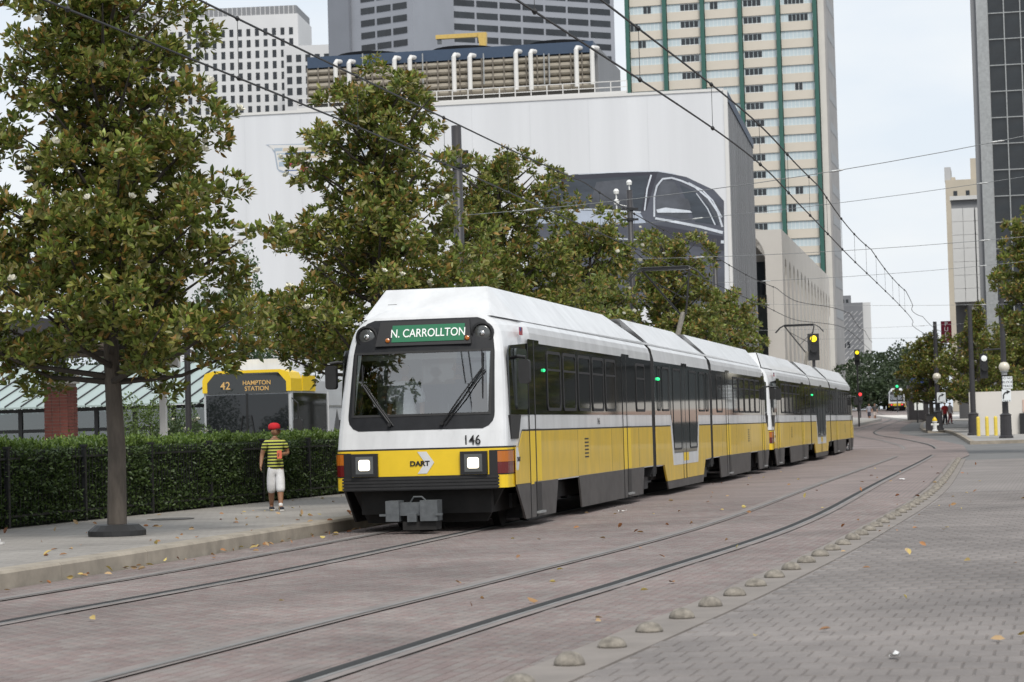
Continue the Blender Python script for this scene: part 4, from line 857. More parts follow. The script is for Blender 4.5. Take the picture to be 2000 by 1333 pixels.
boy = person('boy in red cap, striped yellow and black T-shirt and white shorts by the hedge', (p.x, 40.4, KH), R(12), 1.47,
       stripe_mat('yellow_black_stripe', (.50, .53, .10), (.02, .022, .02), .0375), cloth('white_shorts', (.72, .72, .73)), cloth('navy_trainers', (.018, .02, .03)), (cloth('red_cap', (.50, .012, .02)), cloth('dark_brim', (.03, .035, .035))),
       step=.1, arm_l=((-.155, .03, .665), (-.172, -.005, .555)), arm_r=((.155, .03, .68), (.075, -.085, .672)), sleeve=.30, leg=.66, look=R(50), sock=cloth('white_socks', (.75, .75, .74)), hs=1.25, hold=(1, cloth('orange_packet', (.70, .16, .09))))
# people in the leading cab
def in_train(x, y, z, tr=train): return (Matrix.Translation(tr.location) @ Matrix.Rotation(-ANG, 4, 'Z')) @ Vector((x, y, z))
v = in_train(.36, 1.12, .80); person('driver in a dark jacket seated behind the right half of the windscreen', v, -ANG, 1.75, cloth('dark_jacket', (.02, .022, .03)), cloth('dark_trousers', (.02, .02, .025)), None, seated=True, sleeve=.95, leg=.95, group='people in the leading cab')
v = in_train(-.48, 1.12, .80); person('person in a white shirt seated behind the left half of the windscreen', v, -ANG, 1.75, cloth('white_shirt', (.75, .77, .78)), cloth('dark_trousers', (.02, .02, .025)), None, seated=True, sleeve=.5, leg=.95, group='people in the leading cab')
# ------------------------------------------------------------------ buildings
def bld(name, label, px, Y, ang, py=822, cat='building'):
    """an Empty at the near corner seen at pixel column px; local x runs right, local y away from us"""
    p = P(px, py, Y); return thing(name, label, cat, (p.x, Y, zg(Y)), -ang)
def loc_on(b, px, py, ly=0.0):                             # pixel -> (x, z) on the building's front plane (local y = ly)
    inv = (Matrix.Translation(b.location) @ Matrix.Rotation(b.rotation_euler[2], 4, 'Z')).inverted()
    c, d = inv @ CAM, inv.to_3x3() @ ray(px, py); k = (ly - c.y) / d.y; q = c + d * k; return q.x, q.z
def part(b, name, mt, mb, fix=True): return mb.build(name, mt, b, fix=fix)
def plate(b, name, mt, poly, y0, t=.05, parent=None): return MB().prism(poly, lambda a, c: (a, y0 - t, c), lambda a, c: (a, y0, c)).build(name, mt, parent or b)
# white wrapped building with the printed car
WA = R(9.5); wb = bld('white_wrapped_building', 'big white windowless building with a printed car and emblem, behind the magnolias', 1418, 130, WA, 178)
x0, ztop = loc_on(wb, 1418, 178); xl, zl = loc_on(wb, 330, 232)
dep = 24.0
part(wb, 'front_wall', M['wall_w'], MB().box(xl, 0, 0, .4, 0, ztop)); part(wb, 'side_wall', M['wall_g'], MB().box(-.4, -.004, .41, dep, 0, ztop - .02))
part(wb, 'roof', M['conc'], MB().box(xl, -.41, .41, dep, ztop - 1.2, ztop - .9)); part(wb, 'corner_trim', M['pipe_w'], MB().box(-.16, .05, -.05, .45, 0, ztop + .05))
part(wb, 'roof_edge', M['navy'], MB().box(-.1, .06, .46, dep, ztop - .5, ztop + .04)); part(wb, 'parapet_cap', M['pipe_w'], MB().box(xl, -.17, -.06, .46, ztop + .003, ztop + .16))
for k in range(2): part(wb, 'wrap_seam', mat('wrap_seam', (.60, .61, .63), .6), MB().box(xl, -.2, -.010, .1, 9.0 + 4.6 * k, 9.02 + 4.6 * k))
for k in range(9): part(wb, 'wrap_seam', mat('wrap_seam', (.66, .67, .69), .6), MB().box(xl + 3.4 * k + 1.2, xl + 3.4 * k + 1.225, -.012, .1, 2, ztop - .02))
for k in range(12): part(wb, 'cladding_rib', M['wall_g'], MB().box(-.05, .03, 1.5 + 1.9 * k, 1.58 + 1.9 * k, 0, ztop - .6))
def print_poly(name, mt, pix, lay, par=None): return plate(wb, name, mt, [loc_on(wb, *p) for p in pix], -.006 * lay - .004, .004, par)
pm_ = dict(body=mat('print_slate', (.085, .092, .118), .5, var=.45, scale=.35, stretch=(.6, 1, 1.6)), hood=mat('print_pale_blue', (.42, .47, .56), .5, var=.3, scale=.4), glass=mat('print_dark_glass', (.05, .062, .08), .5, var=.6, scale=.5, stretch=(.5, 1, 2)), glass2=mat('print_grey_glass', (.085, .092, .11), .5, var=.5, scale=.7), chrome=mat('print_chrome', (.62, .66, .72), .5, var=.35, scale=.8), roofp=mat('print_roof', (.036, .037, .052), .5))
suv = print_poly('printed_car_body', pm_['body'], [(1030, 470), (1035, 392), (1062, 355), (1120, 341), (1285, 335), (1340, 346), (1395, 372), (1414, 393), (1416, 600), (1030, 600)], 1)
print_poly('printed_roof', pm_['roofp'], [(1046, 366), (1076, 350), (1130, 341), (1285, 335), (1262, 412), (1250, 414), (1266, 350), (1130, 352)], 2, suv)
print_poly('printed_windscreen', pm_['glass'], [(1062, 411), (1082, 372), (1118, 352), (1266, 343), (1252, 413)], 3, suv)
print_poly('printed_screen_glare', pm_['hood'], [(1035, 412), (1042, 385), (1072, 380), (1058, 412)], 4, suv)
print_poly('printed_seat', pm_['glass2'], [(1094, 402), (1098, 388), (1128, 392), (1132, 403)], 4, suv)
print_poly('printed_hood', pm_['hood'], [(1030, 416), (1140, 411), (1250, 416), (1262, 436), (1180, 440), (1030, 436)], 3, suv)
print_poly('printed_front_window', pm_['glass2'], [(1281, 418), (1284, 368), (1296, 352), (1318, 356), (1344, 420), (1350, 432)], 3, suv)
print_poly('printed_rear_window', pm_['glass'], [(1327, 360), (1356, 374), (1384, 402), (1404, 440), (1358, 434)], 3, suv)
print_poly('printed_tail_window', pm_['glass2'], [(1368, 380), (1398, 394), (1412, 410), (1413, 444), (1408, 442)], 3, suv)
def strip(c, w0, w1):                                      # a tapering line along pixel points
    n = len(c); up = []; dn = []
    for i, p in enumerate(c):
        t = Vector((c[min(i + 1, n - 1)][0] - c[max(i - 1, 0)][0], c[min(i + 1, n - 1)][1] - c[max(i - 1, 0)][1])).normalized(); w = w0 + (w1 - w0) * i / (n - 1); up.append((p[0] + t.y * w, p[1] - t.x * w)); dn.append((p[0] - t.y * w, p[1] + t.x * w))
    return up + dn[::-1]
for pl in (strip([(1278, 424), (1278, 385), (1283, 364), (1294, 350), (1312, 348), (1332, 354), (1358, 366), (1384, 388), (1402, 414), (1411, 444)], 1.7, 1.9), strip([(1280, 427), (1320, 434), (1370, 444), (1412, 455)], 2.2, 3.0), strip([(1272, 342), (1264, 370), (1259, 412)], 1.6, 1.2), strip([(1345, 357), (1372, 372), (1392, 392), (1410, 425)], 1.0, 1.4), strip([(1130, 341), (1200, 337), (1285, 335), (1320, 341)], .9, .9), strip([(1064, 414), (1150, 409), (1252, 415)], 1.2, 1.2), strip([(1360, 378), (1382, 408), (1397, 440)], .9, 1.2), strip([(1040, 470), (1130, 462), (1262, 470)], 1.2, 1.0)):
    print_poly('printed_chrome_strip', pm_['chrome'], pl, 5, suv)
print_poly('printed_door_shade', pm_['roofp'], [(1281, 440), (1412, 462), (1414, 490), (1281, 470)], 2, suv)
print_poly('printed_glass_glow', pm_['glass2'], [(1150, 408), (1165, 356), (1225, 350), (1240, 410)], 4, suv)
print_poly('printed_mirror', pm_['glass2'], [(1299, 404), (1303, 390), (1316, 386), (1344, 389), (1350, 408), (1340, 414), (1302, 412)], 6, suv)
print_poly('printed_mirror_glint', pm_['chrome'], [(1282, 410), (1300, 406), (1348, 412), (1352, 416), (1284, 416)], 7, suv)
for pl in ([(1352, 463), (1366, 462), (1368, 468), (1353, 469)], [(1408, 470), (1414, 470), (1414, 476), (1408, 476)]): print_poly('printed_door_handle', pm_['chrome'], pl, 5, suv)
em_ = print_poly('printed_emblem', mat('emblem_silver', (.34, .39, .46), .5), [(519, 283), (530, 289), (536, 300), (541, 330), (545, 335), (560, 341), (600, 348), (660, 351), (700, 341), (712, 300), (728, 284), (640, 280)], 1)
print_poly('emblem_field', M['pipe_w'], [(524, 284), (538, 296), (544, 331), (575, 342), (650, 348), (697, 338), (707, 296), (720, 286), (640, 283)], 2, em_)
EM = dict(t=mat('emblem_tan', (.52, .44, .33), .5), n=mat('emblem_navy', (.05, .08, .14), .5), r=mat('emblem_red', (.33, .035, .06), .5), b=mat('emblem_blue', (.06, .12, .30), .5), s=mat('emblem_slate', (.36, .43, .50), .5))
for c, (a, y0, b_, y1) in (('s', (536, 290, 552, 296)), ('t', (553, 290, 640, 296)), ('s', (541, 300, 557, 303)), ('n', (557, 299, 640, 303)), ('s', (543, 307, 556, 313)), ('t', (557, 307, 640, 312)), ('s', (545, 317, 558, 326)), ('r', (559, 316, 583, 326)), ('b', (586, 318, 640, 321)), ('b', (558, 333, 583, 335)), ('r', (586, 328, 607, 340)), ('t', (620, 331, 650, 340)), ('r', (656, 304, 680, 314)), ('n', (650, 322, 690, 328))):
    print_poly('emblem_bar', EM[c], [(a, y0), (b_, y0 - (b_ - a) * .05), (b_, y1 - (b_ - a) * .05), (a, y1)], 3, em_)
# cooling plant on the roof behind
ct = bld('cooling_plant', 'rooftop cooling plant with navy band, khaki louvred panels and white pipes', 1158, 158, R(10.5), 90)
def L(px, py, ly=0): return loc_on(ct, px, py, ly)
xa = L(600, 120)[0]; xb = 0.0; zt = L(1155, 80)[1]; zn = L(1155, 102)[1]; zb_ = L(1155, 172)[1]
part(ct, 'plant_core', mat('plant_shade', (.10, .095, .085), .9), MB().box(xa, xb - .02, .5, 9, zb_ - 6, zt - .2)); part(ct, 'navy_band', M['navy'], MB().box(xa, xb, .0, 9, zn, zt))
part(ct, 'end_wall', M['wall_g'], MB().box(xb + .004, xb + .25, .5, 12, zb_ - 2, zt - .3))
for k in range(3): part(ct, 'fan_stack', M['black'], MB().lathe([(2.6, 0), (2.3, .35), (2.4, .6)], (xa + 3.5 + 7.0 * k, 4.5, zt - .01), 24))
nc, nr = 26, 5; cw = (xb - xa) / nc; ch = (zn - zb_) / nr; q = MB(); pr = [(0, 0), (-.22, .18), (-.30, .42), (-.26, .68), (-.1, .92), (0, 1)]
q.grid([[(x, y * 1.0, z * ch * .94) for y, z in pr] for x in (.04, cw - .05)]); lm = q.mesh('louvre_panel', M['khaki'])
for i in range(nc):
    for j in range(nr): obj('louvre_panel', lm, ct, (xa + i * cw, .28, zb_ + j * ch))
for i in range(0, nc + 1, 1): part(ct, 'rib', mat('plant_rib', (.17, .15, .125), .9), MB().box(xa + i * cw - .04, xa + i * cw + .04, -.06, .3, zb_, zn - .01))
for px, top, bot in ((655, 120, 190), (681, 120, 190), (770, 113, 175), (800, 112, 175), (886, 107, 180), (917, 108, 176), (1007, 100, 176), (1036, 100, 176), (1125, 93, 170), (1156, 93, 165)):
    x, z1 = L(px, top, -.5); _, z0 = L(px, bot, -.5); part(ct, 'white_pipe', M['pipe_w'], MB().tube([(x, -.5, z0), (x, -.5, z1 - .15), (x + .06, -.42, z1), (x + .3, .2, z1 + .03)], .16, 10))
for px in (708, 825, 944, 1062, 1072): x, z1 = L(px, 105, -.35); _, z0 = L(px, 165, -.35); part(ct, 'thin_pipe', M['galv'], MB().tube([(x, -.35, z0), (x, -.35, z1)], .05, 6))
xr = L(1225, 170, -2.5)[0]; zr = L(1155, 176, -2.5)[1]
part(ct, 'walkway', M['stone'], MB().box(xa, xr, -2.8, .2, zr - .55, zr - .3)); part(ct, 'walkway_beam', M['pipe_w'], MB().box(xa, xr, -3.0, -2.81, zr - 1.0, zr - .25)); part(ct, 'plant_base', M['wall_w'], MB().box(xa, xr, -2.7, 9, 10, zr - .6))
for z in (.35, .75): part(ct, 'handrail', M['pipe_w'], MB().box(xa, xr, -2.7, -2.65, zr - .3 + z, zr - .25 + z))
for k in range(22): x = xa + (xr - xa) * k / 21; part(ct, 'handrail_post', M['pipe_w'], MB().box(x - .03, x + .03, -2.7, -2.64, zr - .3, zr + .5))
cr = thing('gantry_crane', 'small yellow gantry beam on the cooling plant roof', 'crane', tuple(P(925, 88, 168)), -R(10))
MB().box(-2.8, .9, -.2, .2, .55, .85).build('beam', M['ycrane'], cr); MB().prism([(.5, -.3), (.95, -.3), (1.0, .85), (.35, .85)], lambda a, b: (a, -.25, b), lambda a, b: (a, .25, b)).build('leg', M['ycrane'], cr); MB().box(-2.7, -2.4, -.1, .1, .2, .56).build('hoist', M['steel'], cr)
# cream tower with green fins
TA = R(12.8); tw = bld('cream_tower', 'tall cream tower with green vertical fins and pale blue window bands', 1613, 400, TA, 150)
fins = [loc_on(tw, px, 200)[0] for px in (1230, 1303, 1377, 1450.5, 1525, 1597)]; fl = 34.2 / F * 400; Htw = 92.0
part(tw, 'tower_core', mat('tower_core', (.40, .38, .35), .8), MB().box(fins[0] - .5, 0, .6, 18, 0, Htw)); part(tw, 'side_wall', mat('grey_panel_side', (.33, .32, .315), .8, var=.15, scale=.2), MB().box(.004, .3, .2, 18, 0, Htw))
part(tw, 'end_pier', M['stone'], MB().box(fins[5] + .5, 0, .1, .59, 0, Htw))
for k in range(14): part(tw, 'side_window_band', mat('side_band', (.24, .245, .25), .5), MB().box(.302, .34, 2 + .3, 17, Htw - 4 - 5.5 * k, Htw - 2.4 - 5.5 * k))
for x in fins: part(tw, 'green_fin', M['gfin'], MB().box(x - .33, x + .33, -.7, .59, 0, Htw)); 
rdm = random.Random(4); q = MB(); dwm = MB().box(0, 1, -.03, .0, 0, 1).mesh('open_window', M['dwin'])
spm = {}; wtm = mat('white_window_frame', (.74, .74, .73), .5)
nf = int(Htw / fl)
zoff = loc_on(tw, 1560, 262)[1] % fl
for b0, b1 in zip(fins, fins[1:]):
    w = b1 - b0 - .9; sp = MB().box(0, w, 0, .55, 0, fl * .52).mesh('spandrel', M['cream']); bn = MB().box(0, w, 0, .3, fl * .53, fl * .99).mesh('glazing_band', M['blind']); mu = MB()
    for j in range(9): mu.box(w * j / 8 - .03, w * j / 8 + .03, -.02, .0, fl * .53, fl * .99)
    mum = mu.mesh('mullions', wtm)
    bi = fins.index(b0)
    for f in range(nf - 1):
        z = f * fl + zoff
        if z < 8: continue
        obj('spandrel', sp, tw, (b0 + .45, .02, z)); g = obj('glazing_band', bn, tw, (b0 + .45, .25, z)); obj('mullions', mum, g, (0, 0, 0))
        if bi in (1, 3):                                   # the flats' dark four-light windows
            xs = (.40 if bi == 1 else .02) * w
            for k in range(4): o = obj('window_pane', dwm, g, (xs + k * .135 * w + .06, -.03, fl * .58)); o.scale = (.115 * w, 1, fl * .36)
            fr = MB(); fr.box(xs - .04, xs + .56 * w, -.028, -.001, fl * .54, fl * .575); fr.box(xs - .04, xs + .56 * w, -.028, -.001, fl * .945, fl * .98); fr.build('window_frame', wtm, g)
        elif rdm.random() < .3:
            n = rdm.choice((1, 2, 2, 5)); xs = rdm.uniform(0, .5) * w
            for k in range(n): o = obj('window_pane', dwm, g, (xs + k * .125 * w, -.03, fl * .56)); o.scale = (.105 * w, 1, fl * (.4 if n != 5 else .38))
# grey glass-banded office
oa = thing('grey_office_tower', 'blue grey office tower with stepped corner and dark window bands', 'building', (P(812, 50, 640).x, 640, 0), 0)
fh = 24.1 / F * 640; Hof = 138.0
def face(b, o, ang, width, ydep, wins, mtw, name='window_band', wl=1.0):
    """one facade turned by ang about its origin o: floors of spandrel and window pieces"""
    e = obj('facade', None, b, o, ang); MB().box(0, width, 0, ydep, 0, Hof).build('wall', mtw, e); n = int(Hof / fh)
    m_ = {}
    for f in range(n - 19, n):
        for (u0, u1) in wins:
            key = round(u1 - u0, 3)
            if key not in m_: m_[key] = MB().box(0, u1 - u0, -.12, -.0, fh * .3, fh * .80).mesh('window', M['dwin'])
            obj('window', m_[key], e, (u0, -.01, f * fh + .4))
    return e
def reps(a, b, n, g): w = (b - a) / n; return [(a + w * k + g, a + w * (k + 1) - g) for k in range(n)]
face(oa, (0, 0, 0), R(27), 64, 30, reps(4, 63, 8, .35), M['tower_g'])
e2 = face(oa, (-23.4, 3, 0), R(-33), 27.6, 20, reps(9.5, 26, 3, .4), M['tower_g'])
MB().box(-.6, 6.5, -1.2, -.2, 0, Hof).build('corner_pier', M['tower_gd'], e2); face(oa, (-24.8, 3.4, 0), R(-72), 1, 1, [], M['tower_gd'])
oc = face(oa, (-24.4, 18, 0), R(-24), 9, 20, reps(.8, 8.2, 1, .3), M['tower_g'])
# white gridded office on the left
lw = bld('white_office_tower', 'pale office tower with a grid of small dark windows above the near tree', 583, 720, R(5), 100)
cwd = 17.0 / F * 720; rh = 21.8 / F * 720; zt2 = loc_on(lw, 500, 30)[1]
part(lw, 'front_wall', M['tower_w'], MB().box(-62, 0, 0, 25, 0, zt2)); part(lw, 'roof_screen', mat('grey_roof_screen', (.22, .225, .235), .7), MB().box(-61.5, -.4, .3, 24, zt2 + .003, zt2 + 2.7))
for k in range(40): part(lw, 'screen_rib', M['tower_w'], MB().box(-60 + k * 1.5, -59.8 + k * 1.5, .1, .29, zt2 + .003, zt2 + 2.6))
wm = MB().box(0, cwd * .46, -.05, -.0, 0, rh * .66).mesh('window', M['dwin'])
for i in range(20):
    for j in range(12): obj('window', wm, lw, (-1.6 - cwd * .46 - i * cwd, -.01, zt2 - 6.6 - j * rh))
lw2 = bld('low_grey_office', 'lower pale office wing between the two office towers', 655, 700, R(5), 110)
zz = loc_on(lw2, 620, 88)[1]; part(lw2, 'wall', M['tower_w'], MB().box(-16, 0, 0, 20, 0, zz))
for i in range(5):
    for j in range(5): part(lw2, 'window', M['dwin'], MB().box(-3.5 - i * 2.9, -1.9 - i * 2.9, -.06, -.01, zz - 5 - j * 3.4, zz - 2.8 - j * 3.4))
# stone arcade building
ab = bld('arcade_building', 'pale stone building with a row of tall narrow arches along the street', 1526, 168, R(11.2), 448)
zt3 = loc_on(ab, 1526, 448)[1]; dA = 58.0
part(ab, 'front_wall', M['stone'], MB().box(-16, -5.2, 0, 1, 0, zt3)); part(ab, 'front_pier', M['stone'], MB().box(-1.25, 0, 0, 1, 0, zt3))
zs_ = loc_on(ab, 1495, 500)[1]; q = MB(); n = 10; xa_, xb_ = -5.2, -1.25; zc = zs_
arc = [(xa_ + (xb_ - xa_) * (1 - math.cos(math.pi / 2 * k / n)) if False else xa_ + (xb_ - xa_) * math.sin(math.pi / 2 * k / n), zc + 2.6 * math.cos(math.pi / 2 * k / n) - .1) for k in range(n + 1)]
q.prism([(xa_, zt3)] + arc + [(xb_, zt3)], lambda a, b: (a, 0, b), lambda a, b: (a, 1, b)); part(ab, 'arch_head', M['stone'], q)
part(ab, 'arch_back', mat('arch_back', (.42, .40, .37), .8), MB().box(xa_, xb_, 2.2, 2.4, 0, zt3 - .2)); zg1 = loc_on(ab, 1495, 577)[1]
part(ab, 'dark_glazing', M['bglass'], MB().box(-7.5, -1.2, -.3, -.02, 0, zg1)); part(ab, 'arch_door', M['dwin'], MB().box(-2.4, -1.5, 1.9, 2.19, zg1, zg1 + 2.6)); part(ab, 'roof', M['stone'], MB().box(-16, -.4, 1.01, dA, zt3 - .6, zt3 - .05))
na = 14; pw = dA / na; zA = zt3 - 1.7
for k in range(na):                                        # pier, arch head and recessed back for every bay
    y = k * pw; q = MB(); q.box(-.4, 0, y + (1.003 if k == 0 else 0), y + pw * .52, 0, zt3)
    part(ab, 'pier', M['stone'], q); q = MB(); c = y + pw * .76; r = pw * .24
    ar = [(y + pw * .52, zt3), (y + pw * .52, zA - 2.2)] + [(c - r * math.cos(math.pi * j / 8), zA - 2.2 + 2.0 * math.sin(math.pi * j / 8)) for j in range(9)] + [(y + pw, zA - 2.2), (y + pw, zt3)]
    q.prism(ar[:1] + ar[2:11] + ar[12:], lambda a, b: (-.4, a, b), lambda a, b: (-.003, a, b)); part(ab, 'arch', M['stone'], q)
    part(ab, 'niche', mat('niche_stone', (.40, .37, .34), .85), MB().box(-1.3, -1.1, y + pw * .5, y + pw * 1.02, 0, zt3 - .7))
# hatched grey block far down the street
hb_ = bld('grey_patterned_block', 'distant grey block with diagonal patterned face, end of the street', 1685, 470, R(8), 600)
zz = loc_on(hb_, 1660, 592)[1]; z2 = loc_on(hb_, 1650, 552)[1]; gm_ = mat('block_grey', (.20, .205, .22), .8, var=.12, scale=.2)
part(hb_, 'wall', gm_, MB().box(-9, 0, 0, 14, 0, zz)); part(hb_, 'side_wall', M['tower_w'], MB().box(.004, 1.6, .3, 14, 0, zz)); part(hb_, 'penthouse', gm_, MB().box(-8.5, -4.5, 2, 10, zz, z2)); part(hb_, 'penthouse', gm_, MB().box(-4.49, -2.3, 2, 10, zz, z2 - 2.6))
for k in range(4): part(hb_, 'window', M['dwin'], MB().box(-5.9 + k * .85, -5.4 + k * .85, 1.95, 2.2, z2 - 4.4, z2 - 3.4)); part(hb_, 'window', M['dwin'], MB().box(-5.9 + k * .85, -5.35 + k * .85, -.05, .1, zz - 9.2, zz - 8.0))
hm = MB().prism([(0, 0), (.14, 0), (.95, .8), (.81, .8)], lambda a, b: (a, -.08, b), lambda a, b: (a, -.01, b)).mesh('hatch', M['tower_w'])
for i in range(7):
    for j in range(15): obj('hatch', hm, hb_, (-7 + i * 1.0, 0, zz - 2.6 - j * 1.15))
for k in range(3): part(hb_, 'column', M['stone'], MB().box(-7.2 + 2.8 * k, -6.6 + 2.8 * k, -1.2, -.4, 3, zz - 14))
part(hb_, 'canopy', M['stone'], MB().box(-9, -1.5, -4, -.02, 6.5, 9.5))
for k in range(7): part(hb_, 'canopy_column', M['stone'], MB().box(-8.8 + k * 1.1, -8.5 + k * 1.1, -3.9, -3.6, 0, 6.5))
# right side: glass tower, cream block and white panelled hall
gt = bld('mirror_glass_tower', 'dark mirror glass tower with pale metal grid at the right edge', 1938, 150, R(11.5), 300)
gg = mat('mirror_glass', (.022, .026, .03), .03, metal=.0, spec=.6, var=.6, scale=.5); gw = 46.0; gh = 34.3
part(gt, 'glass_core', mat('tower_shade', (.02, .022, .025), .5), MB().box(.1, gw, .3, 30, 0, gh)); part(gt, 'corner_column', M['galv'], MB().box(-.72, -.02, -.1, 1.0, 0, gh)); part(gt, 'column_flute', M['wall_g'], MB().box(-1.08, -.74, .2, 1.6, 0, gh)); part(gt, 'side_wall', M['wall_g'], MB().box(-.7, .05, 1.65, 30, 0, gh))
pw_, ph = 1.05, 1.72; pmh = []
for k in range(5):                                         # panes lean a hair, so that each mirrors something else
    r_ = random.Random(k); a, b, c, d = [r_.uniform(-.02, .02) for _ in range(4)]; pmh.append(MB().grid([[(.03, a, .03), (pw_ / 2, (a + b) / 2 - .02, .03), (pw_ - .03, b, .03)], [(.03, (a + c) / 2 + .015, ph / 2), (pw_ / 2, .03, ph / 2), (pw_ - .03, (b + d) / 2, ph / 2)], [(.03, c, ph - .03), (pw_ / 2, (c + d) / 2 - .02, ph - .03), (pw_ - .03, d, ph - .03)]]).mesh('pane', gg, True))
for i in range(5):
    for j in range(17): obj('pane', pmh[(i * 3 + j * 7 + i * j) % 5], gt, (.02 + i * pw_, .12, 5 + j * ph))
part(gt, 'glass_field', gg, MB().box(5 * pw_ + .03, gw, .1, .29, 5, gh))
for i in range(6): part(gt, 'mullion', M['galv'], MB().box(i * pw_ - .035, i * pw_ + .035, -.02, .14, 5, gh))
for j in range(18): part(gt, 'transom', M['galv'], MB().box(.04, 5 * pw_, 0, .13, 5 + j * ph - .03, 5 + j * ph + .03))
cb = bld('cream_block', 'distant cream masonry block with small square windows left of the glass tower', 1846, 330, R(12), 352); cm_ = mat('cream_masonry', (.46, .41, .33), .8, var=.1, scale=.3)
z1 = loc_on(cb, 1860, 352)[1]; z3 = loc_on(cb, 1900, 308)[1]
part(cb, 'wall', cm_, MB().box(0, 9, 0, 20, 0, z1)); part(cb, 'stair_tower', cm_, MB().box(3.6, 9, 1, 18, z1 + .003, z3)); part(cb, 'lift_house', mat('grey_render', (.42, .42, .42), .8), MB().box(-.1, .8, 1.1, 8, z1 + .003, z1 + 2.0)); part(cb, 'lift_house_step', cm_, MB().box(.82, 1.4, 1.1, 8, z1 + .003, z1 + .5))
for i in range(3): part(cb, 'window', M['dwin'], MB().box(1.1 + 1.75 * i, 1.65 + 1.75 * i, -.04, .2, z1 - 2.3, z1 - 1.6))
for j in range(4): part(cb, 'window', M['dwin'], MB().box(1.1, 1.5, -.04, .2, z1 - 4.6 - 5 * j, z1 - 3.9 - 5 * j))
ph_ = bld('white_panelled_hall', 'white stone panelled hall with recessed dark entrance at the far corner', 1862, 205, R(12), 400)
z1 = loc_on(ph_, 1890, 390)[1]; z0 = loc_on(ph_, 1890, 590)[1]; pmn = mat('white_stone_panel', (.62, .62, .61), .7, var=.06, scale=.5)
part(ph_, 'wall_core', M['wall_g'], MB().box(-.2, 12, .3, 16, z0 + .05, z1 - .05)); part(ph_, 'cap', pmn, MB().box(-.3, 12, -.05, 4, z1, z1 + .35))
pn = MB().box(.015, .985, 0, .29, .015, 1.19).mesh('stone_panel', pmn)
for i in range(4):
    for j in range(int((z1 - z0) / 1.2)): obj('stone_panel', pn, ph_, (-.2 + i * 1.0 + (.08 if i > 1 else 0), 0, z0 + j * 1.2))
for x, w in ((1.0, .8), (3.6, .55)): part(ph_, 'column', M['conc'], MB().box(x, x + w, .4, 1.4, 0, z0 + .04))
part(ph_, 'entrance_wall', mat('entrance_shade', (.12, .12, .125), .6), MB().box(-.2, 12, 5, 5.3, 0, z0)); part(ph_, 'entrance_window', M['blind'], MB().box(2.0, 3.3, 4.9, 4.98, z0 - 4.2, z0 - 1.2)); part(ph_, 'planter', M['black'], MB().box(.8, 2.4, -.6, .3, .12, .8))
bn = thing('red_banner', 'vertical dark red banner with pale letters on the white hall', 'banner', tuple(P(1849, 670, 185)), -R(5)); MB().box(-.42, .42, -.02, .02, 0, 1.75).build('cloth', mat('banner_red', (.30, .02, .05), .7), bn)
for k, ch_ in enumerate('PUBL'): obj('banner_letter', text_mesh(ch_, .50, M['sign_white'], .004), bn, (0, -.03, 1.5 - k * .42))
lwall = thing('low_pale_wall', 'low pale wall behind the yellow bollards on the far corner', 'wall', tuple(P(1895, 835, 128)), -R(6)); 
MB().box(0, 12, 0, .3, -.5, 1.95).build('wall', M['stone'], lwall); MB().box(2.9, 12, -.04, .0, .75, 1.45).build('pink_band', mat('pink_render', (.55, .40, .33), .8), lwall); MB().box(2.7, 12, -.3, -.045, -.5, .7).build('dark_plinth', M['black'], lwall)
# wooded end of the street
def leafmass(name, label, pts, seed, leaf=.5, n=1500):
    rng = np.random.default_rng(seed); t = thing(name, label, 'tree', (pts[0][0], pts[0][1], zg(pts[0][1])), 0, 'trees closing the street')
    x, y, H, r = pts[0]; MB().tube([(0, 0, 0), (0, 0, H * .6)], [.3, .12], 8).build('trunk', M['bark2'], t)
    d = rng.normal(size=(n, 3)); d /= np.linalg.norm(d, axis=1)[:, None]; rr = .55 + .5 * rng.random(n) ** .5
    bump = 1 + .22 * np.sin(d[:, 0] * 5 + seed) * np.cos(d[:, 2] * 6 + seed)
    C = d * (rr * bump)[:, None] * np.array([r, r, H * .42]) + np.array([0, 0, H * .58]); a = d + rng.normal(size=(n, 3)) * .6; a /= np.linalg.norm(a, axis=1)[:, None]
    u = rng.random((n, 1)); tint = np.array([.02, .035, .016]) * (1 - u) + np.array([.05, .075, .03]) * u; V, Fc, col = leaf_field(C, a, leaf * (.7 + .6 * rng.random(n)), tint, rng, .8)
    o = obj('crown', np_mesh('crown', V, Fc, M['hleaf'], col), t); o['kind'] = 'stuff'
for k, (px, Y, H, r) in enumerate(((1650, 420, 7, 6), (1678, 400, 9, 6), (1705, 430, 10.5, 6.5), (1728, 440, 11, 6), (1752, 450, 12, 6), (1776, 455, 11, 6), (1800, 430, 12, 6), (1700, 395, 5, 5), (1735, 400, 5, 5), (1770, 470, 9, 8))):
    p = P(px, 815, Y); leafmass('street_end_tree', 'dark green tree closing the view down the street, %s from the left' % ordinal(k + 1), [(p.x, Y, H, r)], 50 + k)
